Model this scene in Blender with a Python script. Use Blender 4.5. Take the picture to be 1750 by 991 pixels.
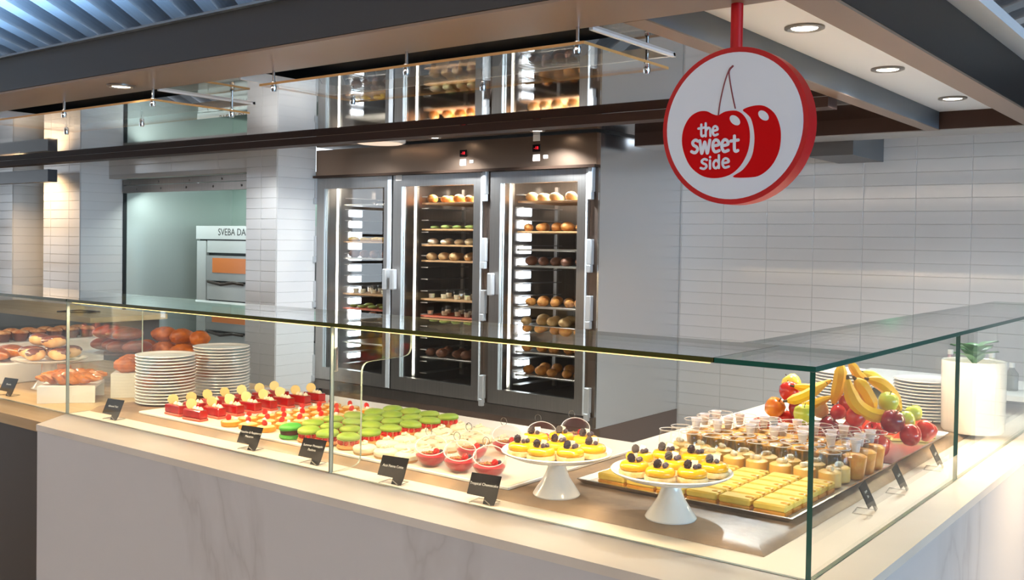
import bpy, math, random
from mathutils import Vector, Matrix
random.seed(7)
S = bpy.context.scene
for o in list(bpy.data.objects): bpy.data.objects.remove(o)
COL = S.collection
PI = math.pi
# ------------------------------------------------------------------ camera
F_PX, YAW, PITCH, ROLL, CY = 1693.99, .655612, -.02156698, .01606957, 452.37
CAM = Vector((.664, -1.785, 1.518))
_F = Vector((-math.sin(YAW)*math.cos(PITCH), math.cos(YAW)*math.cos(PITCH), math.sin(PITCH)))
_r = Vector((math.cos(YAW), math.sin(YAW), 0)); _u = _r.cross(_F)
RX = math.cos(ROLL)*_r + math.sin(ROLL)*_u
UP = -math.sin(ROLL)*_r + math.cos(ROLL)*_u
cd = bpy.data.cameras.new('camera'); cam = bpy.data.objects.new('camera', cd); COL.objects.link(cam)
cd.sensor_width = 36; cd.lens = F_PX/1750*36; cd.shift_y = (CY-495.5)/1750; cd.clip_start = .02; cd.clip_end = 200
cam.matrix_world = Matrix(((RX.x, UP.x, -_F.x, CAM.x), (RX.y, UP.y, -_F.y, CAM.y), (RX.z, UP.z, -_F.z, CAM.z), (0, 0, 0, 1)))
S.camera = cam
def ray(x, y): return RX*((x-875)/F_PX) - UP*((y-CY)/F_PX) + _F
def at(x, y, z): r = ray(x, y); return CAM + r*((z-CAM.z)/r.z)          # point on a level plane
def atY(x, y, Y): r = ray(x, y); return CAM + r*((Y-CAM.y)/r.y)
def atX(x, y, X): r = ray(x, y); return CAM + r*((X-CAM.x)/r.x)
def proj_px(P): v = Vector(P)-CAM; d = v.dot(_F); return (875+F_PX*v.dot(RX)/d, CY-F_PX*v.dot(UP)/d, d)
def atD(x, y, d): return CAM + ray(x, y)*d
# ------------------------------------------------------------------ light of the place
W = bpy.data.worlds.new('daylight'); S.world = W; W.use_nodes = True
W.node_tree.nodes['Background'].inputs[0].default_value = (.80, .90, 1.0, 1)
W.node_tree.nodes['Background'].inputs[1].default_value = 2.4
S.view_settings.view_transform = 'Standard'; S.view_settings.look = 'None'
S.view_settings.gamma = 1; S.view_settings.exposure = 0.38; S.view_settings.use_curve_mapping = False
def area(name, loc, aim, sx, sy, power, col, spread=PI):
    l = bpy.data.lights.new(name, 'AREA'); l.shape = 'RECTANGLE'; l.size = sx; l.size_y = sy; l.energy = power; l.color = col; l.spread = spread
    o = bpy.data.objects.new(name, l); COL.objects.link(o); o.location = loc
    o.rotation_euler = Vector(aim).to_track_quat('-Z', 'Y').to_euler(); return o
# daylight through the glass front of the hall on the right, warm light of the hall itself
area('window_daylight', (18, -3, 2.6), (-1, 0, -.04), 22, 4.6, 4200, (.42, .70, 1.0))
area('hall_lighting', (-1.5, -5.0, 3.1), (.0, .75, -.66), 7, 1.6, 400, (1.0, .86, .76))
area('canopy_top_uplight', (-3.6, .30, 2.262), (0, -.15, 1), 6.8, .10, 36, (.30, .58, 1.0))
area('slat_fill_light', (-1.0, -3.2, 2.2), (0, .2, 1), 9, .15, 150, (1.0, .82, .66))  # added warm fill behind the camera to brighten the ceiling slats
WARM = (1.0, .75, .46)
# ------------------------------------------------------------------ materials
def lin(h):
    h = h.lstrip('#'); c = [int(h[i:i+2], 16)/255 for i in (0, 2, 4)]
    return tuple(x/12.92 if x <= .04045 else ((x+.055)/1.055)**2.4 for x in c)
MATS = {}
def mat(name, col, rough=.5, metal=0., noise=0., scale=8., col2=None, bump=0., bscale=60., emit=0., spec=None, trans=0., sss=0., stretch=None, coat=0.):
    if name in MATS: return MATS[name]
    m = bpy.data.materials.new(name); m.use_nodes = True; nt = m.node_tree; b = nt.nodes['Principled BSDF']
    c = lin(col); b.inputs['Base Color'].default_value = (*c, 1); b.inputs['Roughness'].default_value = rough; b.inputs['Metallic'].default_value = metal
    if spec is not None: b.inputs['Specular IOR Level'].default_value = spec
    if trans: b.inputs['Transmission Weight'].default_value = trans
    if sss: b.inputs['Subsurface Weight'].default_value = sss; b.inputs['Subsurface Radius'].default_value = (.02, .01, .006); b.inputs['Subsurface Scale'].default_value = .3
    if coat: b.inputs['Coat Weight'].default_value = coat; b.inputs['Coat Roughness'].default_value = .06
    if emit: b.inputs['Emission Color'].default_value = (*c, 1); b.inputs['Emission Strength'].default_value = emit
    if noise or col2 or bump:
        tc = nt.nodes.new('ShaderNodeTexCoord'); mp = nt.nodes.new('ShaderNodeMapping'); nt.links.new(tc.outputs['Object'], mp.inputs[0])
        if stretch: mp.inputs['Scale'].default_value = stretch
    if noise or col2:
        n = nt.nodes.new('ShaderNodeTexNoise'); n.inputs['Scale'].default_value = scale; n.inputs['Detail'].default_value = 5
        nt.links.new(mp.outputs[0], n.inputs['Vector'])
        r = nt.nodes.new('ShaderNodeValToRGB'); r.color_ramp.elements[0].position = .36; r.color_ramp.elements[1].position = .64
        c2 = lin(col2) if col2 else tuple(x*(1-noise) for x in c)
        r.color_ramp.elements[0].color = (*c2, 1); r.color_ramp.elements[1].color = (*c, 1)
        nt.links.new(n.outputs['Fac'], r.inputs[0]); nt.links.new(r.outputs[0], b.inputs['Base Color'])
    if bump:
        n2 = nt.nodes.new('ShaderNodeTexNoise'); n2.inputs['Scale'].default_value = bscale; n2.inputs['Detail'].default_value = 3
        nt.links.new(mp.outputs[0], n2.inputs['Vector'])
        bp = nt.nodes.new('ShaderNodeBump'); bp.inputs['Strength'].default_value = bump; bp.inputs['Distance'].default_value = .004
        nt.links.new(n2.outputs['Fac'], bp.inputs['Height']); nt.links.new(bp.outputs[0], b.inputs['Normal'])
    MATS[name] = m; return m
def glassmat(name, tint=(1, 1, 1), rough=0., ior=1.5, gain=1.):
    m = bpy.data.materials.new(name); m.use_nodes = True; nt = m.node_tree; nt.nodes.remove(nt.nodes['Principled BSDF'])
    out = nt.nodes['Material Output']; t = nt.nodes.new('ShaderNodeBsdfTransparent'); t.inputs[0].default_value = (*tint, 1)
    g = nt.nodes.new('ShaderNodeBsdfGlossy'); g.inputs['Roughness'].default_value = rough; g.inputs[0].default_value = (1, 1, 1, 1)
    geo = nt.nodes.new('ShaderNodeNewGeometry'); mu = nt.nodes.new('ShaderNodeMath'); mu.operation = 'MULTIPLY_ADD'
    mu.inputs[1].default_value = 1/ior-ior; mu.inputs[2].default_value = ior; nt.links.new(geo.outputs['Backfacing'], mu.inputs[0])
    fr = nt.nodes.new('ShaderNodeFresnel'); nt.links.new(mu.outputs[0], fr.inputs[0])
    mg = nt.nodes.new('ShaderNodeMath'); mg.operation = 'MULTIPLY'; mg.use_clamp = True; mg.inputs[1].default_value = gain; nt.links.new(fr.outputs[0], mg.inputs[0])
    mx = nt.nodes.new('ShaderNodeMixShader'); nt.links.new(mg.outputs[0], mx.inputs[0]); nt.links.new(t.outputs[0], mx.inputs[1]); nt.links.new(g.outputs[0], mx.inputs[2])
    nt.links.new(mx.outputs[0], out.inputs[0]); MATS[name] = m; return m
GLASS = glassmat('clear_glass', (.965, .985, .975))
ACRYL = glassmat('clear_acrylic', (.97, .98, .99))
CUPG = glassmat('cup_glass', (.985, .985, .985), gain=.9)
BOWLG = glassmat('bowl_glass', (.96, .955, .955), gain=1.6)
GEDGE = mat('green_glass_edge', '#1d5a4a', .12, spec=.8)
GEDGE2 = mat('pale_glass_edge', '#9ba59c', .15)
STEEL = mat('brushed_steel', '#b4b0ac', .34, 1., noise=.12, scale=3, stretch=(60, 60, 1))
STEELD = mat('dark_steel', '#8a817a', .30, 1., noise=.12, scale=3, stretch=(60, 60, 1))
CHROME = mat('chrome', '#d9d9da', .12, 1.)
STEELS = mat('pale_side_steel', '#e8ebee', .2, 1.)
CERAM = mat('white_glazed_tile', '#dcdad8', .10, noise=.03, scale=1.3)
GROUT = mat('grout', '#c4c1bd', .8)
PAINT = mat('charcoal_paint', '#201e1d', .45)
PAINTB = mat('slate_blue_paint', '#66727f', .42)
SOFLIT = mat('soffit_lit_tone', '#86705f', .34)  # warm glow from the case below is put into this colour
WHITEC = mat('white_ceiling_board', '#e8ecf2', .5)
BROWN = mat('brown_bulkhead', '#42302a', .6, spec=.25)
WPLAST = mat('white_plastic', '#ece9e4', .35)
PORC = mat('white_porcelain', '#f0ede8', .12, coat=.3)
PAPER = mat('tray_paper', '#e4d8c4', .6)
BLACK = mat('black_card', '#0d0b0b', .75, spec=.2)
INK = mat('white_ink', '#e9e6df', .5)
# marble with soft veins
def marble(name, base, vein):
    m = bpy.data.materials.new(name); m.use_nodes = True; nt = m.node_tree; b = nt.nodes['Principled BSDF']; b.inputs['Roughness'].default_value = .22
    tc = nt.nodes.new('ShaderNodeTexCoord'); mp = nt.nodes.new('ShaderNodeMapping'); mp.inputs['Scale'].default_value = (1.0, 1.0, .45); nt.links.new(tc.outputs['Object'], mp.inputs[0])
    n = nt.nodes.new('ShaderNodeTexNoise'); n.inputs['Scale'].default_value = 1.1; n.inputs['Detail'].default_value = 6; n.inputs['Roughness'].default_value = .55; n.inputs['Distortion'].default_value = .5
    nt.links.new(mp.outputs[0], n.inputs['Vector'])
    a = nt.nodes.new('ShaderNodeMath'); a.operation = 'SUBTRACT'; a.inputs[1].default_value = .5; nt.links.new(n.outputs['Fac'], a.inputs[0])
    ab = nt.nodes.new('ShaderNodeMath'); ab.operation = 'ABSOLUTE'; nt.links.new(a.outputs[0], ab.inputs[0])
    r = nt.nodes.new('ShaderNodeValToRGB'); r.color_ramp.elements[0].position = 0; r.color_ramp.elements[1].position = .035
    r.color_ramp.elements[0].color = (*lin(vein), 1); r.color_ramp.elements[1].color = (*lin(base), 1)
    e = r.color_ramp.elements.new(.006); e.color = (*[.5*x+.5*y for x, y in zip(lin(vein), lin(base))], 1)
    nt.links.new(ab.outputs[0], r.inputs[0]); nt.links.new(r.outputs[0], b.inputs['Base Color']); MATS[name] = m; return m
MARBLE = marble('white_marble', '#d0cbc9', '#c1bbb8')
STONE = mat('cream_stone', '#e3d9cd', .3, col2='#dacebf', scale=2.5)
SLATE = mat('warm_slate', '#a3866a', .36, col2='#75604d', scale=7, bump=.25, bscale=40)
WOODC = mat('honey_wood', '#c8ab82', .4, col2='#b8976a', scale=2, stretch=(1, 9, 9))
DARKP = mat('dark_bronze_panel', '#5a5149', .3, metal=.4)
FLOOR = mat('floor_stone', '#aca49c', .35, col2='#a09890', scale=1.5)
BEIGE = mat('beige_plaster', '#cdb59c', .7)
# ------------------------------------------------------------------ mesh helpers
class MB:
    def __init__(s): s.v = []; s.f = []; s.m = []; s.sm = []
    def add(s, vs, fs, mi=0, smooth=False):
        k = len(s.v); s.v += [tuple(p) for p in vs]
        for f in fs: s.f.append([i+k for i in f]); s.m.append(mi); s.sm.append(smooth)
        return s
    def box(s, x0, x1, y0, y1, z0, z1, mi=0, mis=None):
        vs = [(x, y, z) for z in (z0, z1) for y in (y0, y1) for x in (x0, x1)]
        fs = [(0, 2, 3, 1), (4, 5, 7, 6), (0, 1, 5, 4), (2, 6, 7, 3), (0, 4, 6, 2), (1, 3, 7, 5)]   # -z +z -y +y -x +x
        for i, f in enumerate(fs): s.add(vs, [f], mis[i] if mis else mi)
        return s
    def cbox(s, x0, x1, y0, y1, z0, z1, c, mi=0, smooth=False):      # box with chamfered edges
        cx, cy, cz = (x0+x1)/2, (y0+y1)/2, (z0+z1)/2; hx, hy, hz = (x1-x0)/2, (y1-y0)/2, (z1-z0)/2
        vs = []; idx = {}
        for sx in (-1, 1):
            for sy in (-1, 1):
                for sz in (-1, 1):
                    for a in range(3):
                        d = [c, c, c]; d[a] = 0
                        idx[sx, sy, sz, a] = len(vs); vs.append((cx+sx*(hx-d[0]), cy+sy*(hy-d[1]), cz+sz*(hz-d[2])))
        fs = []
        def q(l): fs.append(l)
        for a in range(3):
            o = [i for i in range(3) if i != a]
            for sg in (-1, 1):
                l = []
                for (p, r) in ((-1, -1), (1, -1), (1, 1), (-1, 1)):
                    k = [0, 0, 0]; k[a] = sg; k[o[0]] = p; k[o[1]] = r; l.append(idx[(*k, a)])
                q(l)
            for p in (-1, 1):
                for r in (-1, 1):
                    l = []
                    for sg, ax in ((-1, o[0]), (1, o[0]), (1, o[1]), (-1, o[1])):
                        k = [0, 0, 0]; k[a] = sg; k[o[0]] = p; k[o[1]] = r; l.append(idx[(*k, ax)])
                    q(l)
        for sx in (-1, 1):
            for sy in (-1, 1):
                for sz in (-1, 1): q([idx[sx, sy, sz, a] for a in range(3)])
        return s.add(vs, fs, mi, smooth)
    def prism(s, poly, axis, a0, a1, mi=0, mside=None):              # polygon in the other two axes
        def P(p, a):
            l = list(p); l.insert(axis, a); return tuple(l)
        n = len(poly); vs = [P(p, a0) for p in poly]+[P(p, a1) for p in poly]
        s.add(vs, [list(range(n))[::-1], list(range(n, 2*n))], mi)
        s.add(vs, [(i, (i+1) % n, n+(i+1) % n, n+i) for i in range(n)], mi if mside is None else mside); return s
    def lathe(s, prof, n=24, c=(0, 0, 0), mi=0, wob=None):
        vs = []; fs = []
        for j, (r, z) in enumerate(prof):
            for i in range(n):
                a = 2*PI*i/n; w = wob(a, j) if wob else 1
                vs.append((c[0]+r*w*math.cos(a), c[1]+r*w*math.sin(a), c[2]+z))
        for j in range(len(prof)-1):
            for i in range(n): fs.append((j*n+i, j*n+(i+1) % n, (j+1)*n+(i+1) % n, (j+1)*n+i))
        if prof[0][0] > 1e-6: fs.append(list(range(n))[::-1])
        if prof[-1][0] > 1e-6: fs.append([(len(prof)-1)*n+i for i in range(n)])
        return s.add(vs, fs, mi, True)
    def shell(s, prof, n=24, c=(0, 0, 0), mi=0):                     # open lathe surface without caps
        vs = []; fs = []
        for r, z in prof:
            for i in range(n): a = 2*PI*i/n; vs.append((c[0]+r*math.cos(a), c[1]+r*math.sin(a), c[2]+z))
        for j in range(len(prof)-1):
            for i in range(n): fs.append((j*n+i, j*n+(i+1) % n, (j+1)*n+(i+1) % n, (j+1)*n+i))
        return s.add(vs, fs, mi, True)
    def tube(s, path, r, n=8, mi=0, closed=False, cap=True):
        path = [Vector(p) for p in path]; N = len(path); vs = []; fs = []
        rr = r if isinstance(r, (list, tuple)) else [r]*N; prev = None
        for i, p in enumerate(path):
            if closed: d = path[(i+1) % N]-path[i-1]
            else: d = path[min(i+1, N-1)]-path[max(i-1, 0)]
            d = d.normalized()
            if prev is None:
                t = Vector((0, 0, 1)) if abs(d.z) < .9 else Vector((1, 0, 0)); u = d.cross(t).normalized()
            else: u = (prev-d*prev.dot(d)).normalized()
            prev = u; w = d.cross(u)
            for k in range(n): a = 2*PI*k/n; vs.append(p+(u*math.cos(a)+w*math.sin(a))*rr[i])
        M = N if closed else N-1
        for i in range(M):
            for k in range(n):
                j = (i+1) % N; fs.append((i*n+k, i*n+(k+1) % n, j*n+(k+1) % n, j*n+k))
        if not closed and cap: fs += [list(range(n))[::-1], [(N-1)*n+k for k in range(n)]]
        return s.add(vs, fs, mi, True)
    def ell(s, c, r, nu=12, nv=8, mi=0, rot=None, wob=None):
        vs = []; fs = []
        for j in range(nv+1):
            t = -PI/2+PI*j/nv
            for i in range(nu):
                a = 2*PI*i/nu; k = wob(a, t) if wob else 1
                p = Vector((r[0]*k*math.cos(t)*math.cos(a), r[1]*k*math.cos(t)*math.sin(a), r[2]*k*math.sin(t)))
                if rot: p = rot @ p
                vs.append(Vector(c)+p)
        for j in range(nv):
            for i in range(nu): fs.append((j*nu+i, j*nu+(i+1) % nu, (j+1)*nu+(i+1) % nu, (j+1)*nu+i))
        return s.add(vs, fs, mi, True)
    def mesh(s, name, mats):
        me = bpy.data.meshes.new(name); me.from_pydata(s.v, [], s.f); me.update()
        for m in (mats if isinstance(mats, (list, tuple)) else [mats]): me.materials.append(m)
        me.polygons.foreach_set('material_index', s.m); me.polygons.foreach_set('use_smooth', s.sm)
        me.set_sharp_from_angle(angle=math.radians(42)); return me
def obj(name, me, parent=None, loc=(0, 0, 0), rot=(0, 0, 0), scale=(1, 1, 1), kind=None, label=None):
    o = bpy.data.objects.new(name, me); COL.objects.link(o); o.location = loc; o.rotation_euler = rot; o.scale = scale
    if parent: o.parent = parent
    if kind: o['kind'] = kind
    if label: o['label'] = label
    return o
def tag(o, label, cat, group=None):
    o['label'] = label; o['category'] = cat
    if group: o['group'] = group
    return o
def thing(name, label, cat, loc=(0, 0, 0), rz=0., group=None):
    o = bpy.data.objects.new(name, None); COL.objects.link(o); o.location = loc; o.rotation_euler = (0, 0, rz); o.empty_display_size = .05
    return tag(o, label, cat, group)
def bx(name, d, m, parent=None, c=0., kind=None, label=None):
    b = MB(); (b.cbox(*d, c) if c else b.box(*d)); return obj(name, b.mesh(name, m), parent, kind=kind, label=label)
def textmesh(s, size, m, ext=.0004, align='CENTER'):
    c = bpy.data.curves.new('lettering', 'FONT'); c.body = s; c.size = size; c.align_x = align; c.align_y = 'CENTER'; c.extrude = ext; c.resolution_u = 3
    t = bpy.data.objects.new('lettering', c); COL.objects.link(t); dg = bpy.context.evaluated_depsgraph_get()
    me = bpy.data.meshes.new_from_object(t.evaluated_get(dg)); bpy.data.objects.remove(t); me.materials.clear(); me.materials.append(m); return me
ORD = ['first', 'second', 'third', 'fourth', 'fifth', 'sixth', 'seventh', 'eighth', 'ninth', 'tenth', 'eleventh', 'twelfth', 'thirteenth', 'fourteenth', 'fifteenth', 'sixteenth', 'seventeenth', 'eighteenth', 'nineteenth', 'twentieth']
# ------------------------------------------------------------------ the setting
bx('floor', (-18, 20, -9.1, 6, -.05, 0), FLOOR, kind='structure')
WY, FY = 4.10, 3.08                                   # back wall, fridge doors
TP, TH = .297, .0742
TILE = {}
def tilemesh(w):
    k = round(w, 3)
    if k not in TILE: b = MB().cbox(-w/2, w/2, -.005, .006, -(TH-.0018)/2, (TH-.0018)/2, .0013); TILE[k] = b.mesh('tile', CERAM)
    return TILE[k]
def tilewall(name, p0, p1, z0, z1, joints, zoff, thick=.06):
    """p0->p1 runs left to right as seen from the front; joints = distances of the upright joints from p0"""
    p0 = Vector((*p0, 0)); p1 = Vector((*p1, 0)); u = (p1-p0).normalized(); L = (p1-p0).length; ang = math.atan2(u.y, u.x)
    root = obj(name, MB().box(0, L, -.0022, thick, z0, z1).mesh(name, GROUT), None, p0, (0, 0, ang), kind='structure')
    js = [0]+[j for j in joints if .03 < j < L-.03]+[L]
    k = math.ceil((z0-zoff)/TH-.5)
    while zoff+(k+.5)*TH < z1:
        zc = zoff+(k+.5)*TH
        for a, b in zip(js[:-1], js[1:]): obj('tile', tilemesh(b-a-.0018), root, ((a+b)/2, 0, zc))
        k += 1
    return root
z_j = atY(1450, 383.2, WY).z
xj = atY(1475.5, 362, WY).x
tilewall('wall_back', (-2.56, WY), (.62, WY), .30, 2.2, [xj+2.56+k*TP for k in range(-6, 8)], z_j)
bx('wall_back_base', (-2.56, .62, WY-.005, WY+.06, 0, .30), CERAM, kind='structure')
# pillars of the left: each has a front and a right side clad in tile
PCX0, PCX1, PCY = atY(420, 500, 2.73).x, -4.90, 2.73
tilewall('wall_pillar_right', (PCX0, PCY), (PCX1, PCY), .15, 2.2, [.17], z_j)
tilewall('wall_pillar_right_side', (PCX1, PCY), (PCX1, FY), .15, 2.2, [], z_j, .05)
PBY = 2.5; PBX1 = atY(137, 400, PBY).x; PBX0 = atY(75, 400, PBY).x
tilewall('wall_pillar_middle', (PBX0, PBY), (PBX1, PBY), .45, 2.2, [.12, .42], z_j)
tilewall('wall_pillar_middle_side', (PBX1, PBY), (PBX1, 3.05), .45, 2.2, [], z_j, .05)
PAX1 = atY(22, 400, PBY).x
tilewall('wall_pillar_left', (PAX1-.9, PBY), (PAX1, PBY), .45, 2.2, [.25, .6], z_j)
tilewall('wall_pillar_left_side', (PAX1, PBY), (PAX1, 3.1), .45, 2.2, [], z_j, .05)
bx('wall_left_far', (PAX1-.1, PBX0+.2, 3.1, 3.2, 0, 2.2), BEIGE, kind='structure')
# tiled lintel over the oven opening
tilewall('wall_lintel', (PBX1+.004, PCY+.02), (PCX0, PCY+.02), 2.005, 2.2, [.3, .9, 1.5], z_j)
# hall that surrounds the stand: window front on the far left, plastered wall behind the viewer
wl = obj('wall_hall_left', MB().box(-16.2, -16, -9, 2.4, 0, .55).box(-16.2, -16, -9, 2.4, 2.9, 3.6).mesh('hall_wall', BEIGE), kind='structure')
for k in range(9): bx('mullion', (-16.1, -16, -8.9+k*1.3, -8.78+k*1.3, .55, 2.9), PAINT, wl)
for k in range(3): bx('transom', (-16.08, -16.01, -9, 2.4, 1.0+k*.62, 1.06+k*.62), PAINT, wl)
bx('wall_hall_front', (-16, 20, -9.2, -9.1, 0, 3.6), mat('brown_plaster', '#8f7f70', .7), kind='structure')
# slatted hall ceiling
bx('wall_hall_back', (.63, 20, 4.16, 4.3, 0, 3.2), mat('grey_plaster', '#7c7a79', .6), kind='structure')
hc = bx('ceiling_hall', (-18, 20, -9, 6, 3.2, 3.3), mat('ceiling_backing', '#4d5057', .8), kind='structure')
SLAT = mat('ribbed_white_slat', '#e4e6e9', .55, noise=.12, scale=2, stretch=(1, 90, 90))
sl = MB().prism([(-.036, 0), (.036, 0), (.050, .15), (-.050, .15)], 0, -9, 9).mesh('slat', SLAT)
ang = YAW+math.atan((875-700)/F_PX); dv = Vector((-math.sin(ang), math.cos(ang), 0)); ev = Vector((math.cos(ang), math.sin(ang), 0))
ZS = 2.55; PS = .1755*(ZS-CAM.z)
for k in range(-32, 40):
    p = Vector((CAM.x, CAM.y, ZS))+ev*(-2.142*(ZS-CAM.z)+k*PS+.03)+dv*2.; obj('slat', sl, hc, p, (0, 0, ang+PI/2))
# ------------------------------------------------------------------ canopy over the stand
ZB = 2.10
cp = thing('canopy_frame', 'dark steel canopy frame hanging above the glass pastry counter', 'canopy', (-.2, .2, ZB))
def part(name, d, m, parent, c=0.):      # world-space box under a moved parent
    l = parent.location; b = MB(); dd = (d[0]-l.x, d[1]-l.x, d[2]-l.y, d[3]-l.y, d[4]-l.z, d[5]-l.z)
    (b.cbox(*dd, c) if c else b.box(*dd)); return obj(name, b.mesh(name, m), parent)
part('front_beam', (-9.2, -.165, .17, .455, ZB+.008, ZB+.145), PAINT, cp)
part('beam_flange', (-9.2, -.10, .15, .17, ZB+.140, ZB+.148), PAINTB, cp)
part('soffit_lit_panel', (-9.2, -.168, .175, .452, ZB, ZB+.0075), SOFLIT, cp)  # added sheet that carries the lit tone under the charcoal beam
part('side_beam', (-.268, -.165, .456, 3.30, ZB+.008, ZB+.195), PAINT, cp)
part('side_beam_soffit', (-.266, -.168, .456, 3.30, ZB, ZB+.0075), SOFLIT, cp)
part('side_beam_flange', (-.268, -.085, .15, 3.6, ZB+.196, ZB+.235), mat('pale_flange', '#d3d8e0', .4), cp)
part('inner_beam', (-.70, -.645, .456, 3.30, ZB+.004, ZB+.09), PAINTB, cp)
part('inner_beam_flange', (-.705, -.64, .456, 3.30, ZB, ZB+.004), SOFLIT, cp)
part('rear_beam', (-2.35, 1.2, 3.302, 3.56, ZB+.005, ZB+.3), BROWN, cp)
part('rear_beam_soffit', (-2.35, 1.2, 3.302, 3.56, ZB, ZB+.005), mat('grey_soffit', '#a7a5a4', .4), cp)
part('middle_beam', (-9.2, -.705, 1.96, 2.06, ZB-.040, ZB), BROWN, cp)
# ceilings inside the canopy
bx('ceiling_white_bay', (-.645, -.268, .456, 3.302, ZB+.09, ZB+.11), WHITEC, kind='structure')
MIRR = mat('polished_ceiling_panel', '#bdb6b0', .035, 1.)
cm = MB(); op = [(-4.3, -2.82), (-2.32, -.80)]          # two black openings behind the front beam
xs = [-9.2, op[0][0], op[0][1], op[1][0], op[1][1], -.705]
cm.box(xs[0], xs[1], .457, 1.958, ZB+.001, ZB+.02); cm.box(xs[2], xs[3], .457, 1.958, ZB+.001, ZB+.02); cm.box(xs[4], xs[5], .457, 1.958, ZB+.001, ZB+.02)
for a, b in op: cm.box(a, b, .92, 1.958, ZB+.001, ZB+.02)
cm.box(-9.2, -.705, 2.062, 3.301, ZB+.081, ZB+.1).box(-9.2, -2.351, 3.301, 4.12, ZB+.081, ZB+.1)
obj('ceiling_kitchen', cm.mesh('ceiling_kitchen', MIRR), kind='structure')
bx('ceiling_void', (-9.2, -.705, .457, 1.0, ZB+.10, ZB+.12), mat('matt_black', '#080808', .8), kind='structure')
for i, (a, b) in enumerate(op):
    f = MB().box(a, a+.012, .457, .92, ZB-.006, ZB+.03).box(b-.012, b, .457, .92, ZB-.006, ZB+.03).box(a, b, .908, .92, ZB-.004, ZB+.03)
    tag(obj('opening_frame', f.mesh('opening_frame', WHITEC)), ['white frame around the black ceiling opening left of the tan pillar', 'white frame around the black ceiling opening above the fridges'][i], 'frame')
p = atY(98, 290, 2.15)
tag(obj('duct_box', MB().box(p.x-2, p.x, 2.075, 2.15, 1.935, 2.03).mesh('duct_box', mat('charcoal_duct', '#3a3a40', .4))), 'charcoal box beam below the ceiling at the left edge', 'duct')
# hanging glass shelves with their rods
def shelf(x0, x1, y0, y1, label, n):
    t = thing('hanging_glass_shelf', label, 'glass shelf', ((x0+x1)/2, (y0+y1)/2, 2.05), 0, 'glass shelves hung from the canopy')
    hx, hy = (x1-x0)/2, (y1-y0)/2
    obj('glass_pane', MB().box(-hx, hx, -hy, hy, -.004, .004, mis=[0, 0, 1, 1, 1, 1]).mesh('pane', [GLASS, mat('amber_glass_edge', '#c79a62', .2)]), t)
    rod = MB().lathe([(.005, .004), (.005, .05)], 10).lathe([(.009, -.022), (.011, -.014), (.011, -.004), (.007, .0), (.009, .006), (.009, .012), (.005, .014)], 12).mesh('rod', CHROME)
    for i in range(n):
        for y in (-hy+.03, hy-.06): obj('rod', rod, t, (-hx+.04+(2*hx-.08)*i/(n-1), y, 0))
shelf(-2.13, -.79, .40, .86, 'clear glass shelf hung from the canopy above the middle of the counter', 3)
shelf(-4.2, -2.78, .40, .86, 'clear glass shelf hung from the canopy above the plate stacks', 3)
# recessed lights
RIM = mat('lamp_trim', '#8b8681', .3, .6); DIFF = mat('lamp_lens', '#fff3df', .3, emit=9)
dlm = MB().lathe([(.052, 0), (.052, -.006), (.044, -.009), (.034, -.003), (.034, 0)], 24).mesh('trim', RIM)
dll = MB().lathe([(.0, -.004), (.034, -.004), (.034, -.001), (0, -.001)], 24).mesh('lens', DIFF)
def downlight(p, label, power, col=(1, .88, .72), s=1., ang=2.4):
    t = thing('recessed_light', label, 'ceiling light', p, 0, 'round recessed ceiling lights')
    obj('trim', dlm, t, scale=(s, s, 1)); obj('lens', dll, t, (0, 0, -.001), scale=(s, s, 1))
    if power:
        l = bpy.data.lights.new('recessed_lamp', 'SPOT'); l.energy = power; l.spot_size = ang; l.spot_blend = .6; l.shadow_soft_size = .035; l.color = col
        o = bpy.data.objects.new('recessed_lamp', l); COL.objects.link(o); o.parent = t; o.location = (0, 0, -.014)
for i, p in enumerate([(1375, 46), (1517, 117), (1628, 167)]):
    q = at(*p, ZB+.09); downlight((q.x, q.y, ZB+.09), 'round recessed light in the white ceiling, %s from the sign' % ['nearest', 'second', 'farthest'][i], 55, (.92, .97, 1), s=1.15)
downlight(at(207, 146, ZB), 'round recessed light in the warm-lit soffit of the front beam', 16)
for i, p in enumerate([(62, 252), (400, 237), (600, 243), (742, 234), (918, 222)]):
    q = at(*p, ZB+.081); q.y = min(q.y, 2.95)
    if i == 0: q = Vector((-7.55, 2.24, 0))
    downlight((q.x, q.y, ZB+.081), 'small round ceiling light behind the brown beam, %s from the left' % ORD[i], [42, 25, 22, 90, 110][i], (1, .66, .34) if i == 0 else (.90, .96, 1), s=.9)
# grey duct box on the back wall
tag(obj('duct_box', MB().box(-1.41, -1.15, 3.57, WY-.006, 2.025, 2.3).mesh('duct_box', mat('grey_duct', '#6f6d6d', .4, .5))), 'dark grey duct box under the rear beam against the tile wall', 'duct')
# ------------------------------------------------------------------ counters
ZC = .90
dc = thing('display_counter', 'L-shaped white marble serving counter with cream stone top', 'counter', (-1.2, .3, 0))
def local(b, parent): l = parent.location; b.v = [(x-l.x, y-l.y, z-l.z) for x, y, z in b.v]; return b
def lp(name, b, m, parent): return obj(name, local(b, parent).mesh(name, m), parent)
lp('counter_top', MB().prism([(-2.539, -.165), (.083, -.165), (.083, 2.9), (-.915, 2.9), (-.915, .905), (-2.658, .905), (-2.658, 0)], 2, ZC-.02, ZC), STONE, dc)
lp('front_panel', MB().box(-2.537, .080, -.162, -.14, 0, ZC-.021), MARBLE, dc)
lp('side_panel', MB().box(.060, .080, -.139, 2.9, 0, ZC-.021), MARBLE, dc)
lp('end_panel', MB().box(-2.537, -2.517, -.139, .0, 0, ZC-.021), MARBLE, dc)
lp('back_panel', MB().box(-2.65, -.92, .88, .90, 0, ZC-.021).box(-.912, -.892, .902, 2.9, 0, ZC-.021), WOODC, dc)
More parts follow.
